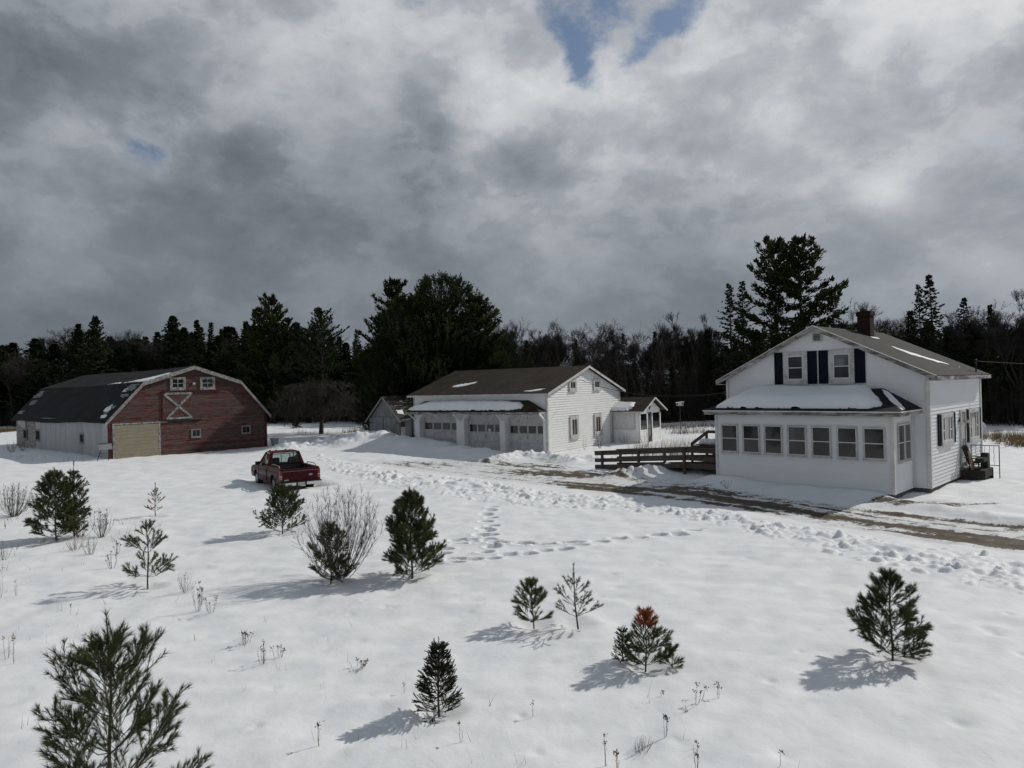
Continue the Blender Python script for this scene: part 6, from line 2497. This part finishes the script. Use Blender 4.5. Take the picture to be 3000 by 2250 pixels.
WEEDS = [
    (222, 1612, .42, .5, 16, 'wide sparse weed patch below the full bushy pine'),
    (265, 1625, .5, .5, 14, 'taller grey weed tuft beside the wide weed patch'),
    (330, 1665, .42, .35, 8, 'low weeds just behind the two-tiered pine'),
    (345, 1622, .35, .3, 6, 'small weed tuft above the two-tiered pine'),
    (12, 1640, .45, .4, 12, 'weed tuft at the very edge of the view under the brown shrub'),
    (4, 1750, .95, .2, 3, 'tall pale seed-headed stalk at the very edge of the view'),
    (48, 1745, .34, .12, 3, 'single branched stalk near the pale seed-headed stalk'),
    (545, 1735, .42, .55, 14, 'bristly weed patch downhill of the two-tiered pine'),
    (580, 1790, .52, .4, 9, 'upright forked weed at the lower end of the bristly weed patch'),
    (618, 1795, .42, .25, 5, 'short stiff weed beside the upright forked weed'),
    (38, 1945, .5, .12, 2, 'long single dry stalk leaning beside the big corner pine'),
    (20, 1930, .38, .2, 3, 'pair of bent stalks near the long single stalk'),
    (172, 1912, .25, .12, 2, 'short thin stalk above the big corner pine'),
    (205, 1800, .22, .05, 1, 'lone straight stalk above the big corner pine'),
    (250, 1888, .2, .06, 1, 'lone stubby stalk just above the big corner pine'),
    (573, 1876, .15, .06, 2, 'small dark nub of weed in open snow'),
    (720, 1890, .22, .3, 8, 'small weed clump in mid snow left of the flat weed'),
    (770, 1945, .32, .25, 6, 'forked weed below the small clump'),
    (815, 1925, .22, .2, 5, 'bushy-tipped weed right of the forked weed'),
    (1050, 1955, .12, .32, 9, 'flat weed almost buried in snow'),
    (932, 2185, .30, .06, 2, 'brown plume weed at the bottom near the dark spruce'),
    (1350, 2175, .24, .05, 2, 'small plume weed below the dark spruce'),
    (1560, 2098, .2, .08, 1, 'slanting stalk in the snow right of the dark spruce'),
    (1185, 2030, .16, .08, 1, 'slanting thin twig left of the dark spruce'),
    (2040, 2055, .25, .3, 4, 'bent arching weeds below the rust-topped sapling'),
    (2105, 2045, .2, .05, 2, 'thin upright weed beside the bent arching weeds'),
    (1935, 2040, .12, .04, 1, 'tiny upright weed under the rust-topped sapling'),
    (1948, 2160, .30, .14, 3, 'forked twig above the dark grass tuft'),
    (1880, 2195, .14, .32, 18, 'dark grass tuft low in the snow at the bottom'),
    (1775, 2245, .34, .05, 2, 'seed-headed weed at the bottom edge left of the grass tuft'),
    (1812, 2262, .26, .12, 3, 'clustered seed-headed weed at the bottom edge'),
    (2040, 2262, .40, .12, 3, 'tall seed-headed weed at the bottom edge right of the grass tuft'),
    (2286, 2246, .22, .04, 1, 'crooked single stick at the bottom edge'),
    (2130, 1425, .25, .5, 7, 'dry weeds in the shaded snow below the porch'),
    (2110, 1285, .9, .5, 7, 'stalks beside the porch corner and shelf'),
    (2950, 1312, .5, .5, 9, 'dry clump in the snow beyond the iron railing'),
]
for i, (x, y, H, Wd, n, lab) in enumerate(WEEDS):
    twig_shrub('dry_weed', lab, gp(x, y), H, Wd, n, 'weed_tan' if i % 5 == 0 else 'weed_stem', 100 + i, 'dry weed', heads=(n <= 9), r=.0022 if y > 1700 else .004, nt=1 if n < 4 else 2)

# ------------------------------------------------------------------ sky and sun
AZ, EL = rad(61), rad(36)
sun = D.lights.new('sun', 'SUN')
sun.energy = 2.5
sun.angle = rad(.6)
sun.color = (1.0, .955, .88)
so = D.objects.new('sun', sun)
COL.objects.link(so)
so.rotation_euler = V3((math.sin(AZ) * math.cos(EL), math.cos(AZ) * math.cos(EL), math.sin(EL))).to_track_quat('Z', 'Y').to_euler()

W = D.worlds.new('World')
SC.world = W
W.use_nodes = True
t = NT(W.node_tree)
sky = t.t.nodes.new('ShaderNodeTexSky')
sky.sky_type = 'NISHITA'
sky.sun_disc = False
sky.sun_elevation = EL
sky.sun_rotation = AZ
sky.altitude = 50
g = t.coord('Generated')
dn = t.n('ShaderNodeVectorMath', {0: g}, operation='NORMALIZE')
zc = t.sep(dn, 2)
iso = t.n('ShaderNodeMapping', {'Vector': dn, 'Scale': (1, 1, 1.55), 'Rotation': (.15, .1, .3)})
warp = t.n('ShaderNodeTexNoise', {'Vector': iso, 'Scale': 3.0, 'Detail': 4, 'Roughness': .5}, out=1)
warp = t.n('ShaderNodeVectorMath', {0: t.n('ShaderNodeVectorMath', {0: warp, 1: (.5, .5, .5)}, operation='SUBTRACT'), 'Scale': .10}, operation='SCALE')
vv = t.n('ShaderNodeVectorMath', {0: iso, 1: warp}, operation='ADD')
n1 = t.noise(vv, 3.0, 5, .5, 0)
n2 = t.noise(vv, 6.5, 9, .58, 0)
n3 = t.noise(vv, 17.0, 8, .66, 0)
elv = t.ramp(zc, [(.02, .22), (.32, 1.0)])


def lobe(x, y, w, wy=None):
    d = sky_dir(x, y)
    dp = t.n('ShaderNodeVectorMath', {0: dn, 1: tuple(d)}, out=1, operation='DOT_PRODUCT')
    k = math.log(2) / (1 - math.cos(w))
    return t.math('POWER', t.math('MAXIMUM', dp, 0.0001), k)


CLOUD = [(-100, -150, -0.014), (330, -150, 0.033), (760, -150, 0.056), (1190, -150, 0.109), (1620, -150, 0.028), (2050, -150, 0.08), (2480, -150, 0.076), (2910, -150, 0.137), (3300, -150, 0.203), (-100, 130, -0.04), (330, 130, .045), (760, 130, 0.062), (1190, 130, 0.06), (1620, 130, 0.053), (2480, 130, -0.022), (2910, 130, -0.09), (3300, 130, 0.034), (-100, 410, 0.028), (330, 410, -0.068), (760, 410, -0.05), (1190, 410, -0.063), (1620, 410, 0.131), (2050, 410, 0.131), (2480, 410, 0.165), (2910, 410, -0.021), (3300, 410, 0.034), (-100, 690, 0.078), (330, 690, 0.059), (760, 690, 0.036), (1620, 690, -0.025), (2050, 690, -0.101), (2910, 690, 0.064), (3300, 690, 0.039), (-100, 970, -0.13), (330, 970, -0.047), (760, 970, -0.045), (1620, 970, 0.044), (2050, 970, 0.026), (2910, 970, 0.012), (3300, 970, -0.023)]
edge = t.ramp(n2, [(.38, 0.0), (.485, .35), (.52, .68), (.64, 1.0)])
det = t.math('MULTIPLY', t.math('SUBTRACT', n1, .5), .20)
det = t.math('ADD', det, t.math('MULTIPLY', t.math('SUBTRACT', n2, .5), .24))
det = t.math('ADD', det, t.math('MULTIPLY', t.math('SUBTRACT', edge, .5), .10))
det = t.math('ADD', det, t.math('MULTIPLY', t.math('SUBTRACT', n3, .5), .16))
f = t.math('ADD', .525, t.math('MULTIPLY', det, elv))
for x, y, a in CLOUD:
    f = t.math('ADD', f, t.math('MULTIPLY', lobe(x, y, .135), a))
for x, y, w, a in ((2620, 570, .035, .10), (1440, 340, .05, .07), (1550, 480, .04, -.12), (2300, 380, .06, .05), (230, 420, .05, .06), (400, 470, .04, .05), (1480, 640, .06, .05), (1900, 250, .05, .04)):
    f = t.math('ADD', f, t.math('MULTIPLY', lobe(x, y, w), a))
f = t.math('ADD', f, 0.0, True)
cl = t.ramp(f, [(.25, (.042, .053, .060)), (.38, (.103, .122, .138)), (.50, (.192, .213, .243)), (.60, (.292, .317, .355)), (.70, (.428, .450, .485)), (.80, (.595, .612, .632)), (.92, (.82, .83, .83))])
bl = t.math('ADD', 0.0, 0.0)
for x, y, w, a in ((1600, 0, .022, .55), (1650, 70, .022, .6), (1690, 160, .022, .6), (1705, 235, .018, .55), (1960, 70, .022, .6), (2020, 5, .028, .65), (1890, 135, .018, .55), (1850, 195, .014, .45), (1760, 110, .03, .30), (1790, 30, .035, .34), (1220, -10, .024, .5), (400, 425, .022, .45), (460, 450, .016, .35), (2960, 420, .035, .4), (1800, -120, .05, .7), (1900, -2600, .22, .8), (300, -2300, .16, .7), (3900, -1900, .14, .6)):  # gaps far overhead are out of view, added to make the shadows bluer
    bl = t.math('ADD', bl, t.math('MULTIPLY', lobe(x, y, w), a))
bm = t.math('ADD', bl, t.math('MULTIPLY', t.math('SUBTRACT', n3, .5), 1.9))
bm = t.math('ADD', bm, t.math('MULTIPLY', t.math('SUBTRACT', n2, .5), 1.2))
bm = t.ramp(bm, [(.30, 0.0), (1.0, 1.0)], 'EASE')
b1 = t.n('ShaderNodeBackground', {'Color': sky.outputs[0], 'Strength': .07})
b2 = t.n('ShaderNodeBackground', {'Color': cl, 'Strength': 1.0})
ms = t.n('ShaderNodeMixShader', {0: bm, 1: b2, 2: b1})
wo = t.t.nodes.new('ShaderNodeOutputWorld')
t.t.links.new(ms, wo.inputs[0])

SC.view_settings.view_transform = 'Standard'
SC.view_settings.look = 'None'
SC.view_settings.exposure = 0.0
SC.view_settings.gamma = 1.0
SC.render.engine = 'CYCLES'
SC.cycles.use_denoising = True
SC.cycles.max_bounces = 6
SC.cycles.diffuse_bounces = 3
SC.cycles.glossy_bounces = 3
SC.cycles.transparent_max_bounces = 8
SC.cycles.use_adaptive_sampling = True
SC.cycles.adaptive_threshold = .015
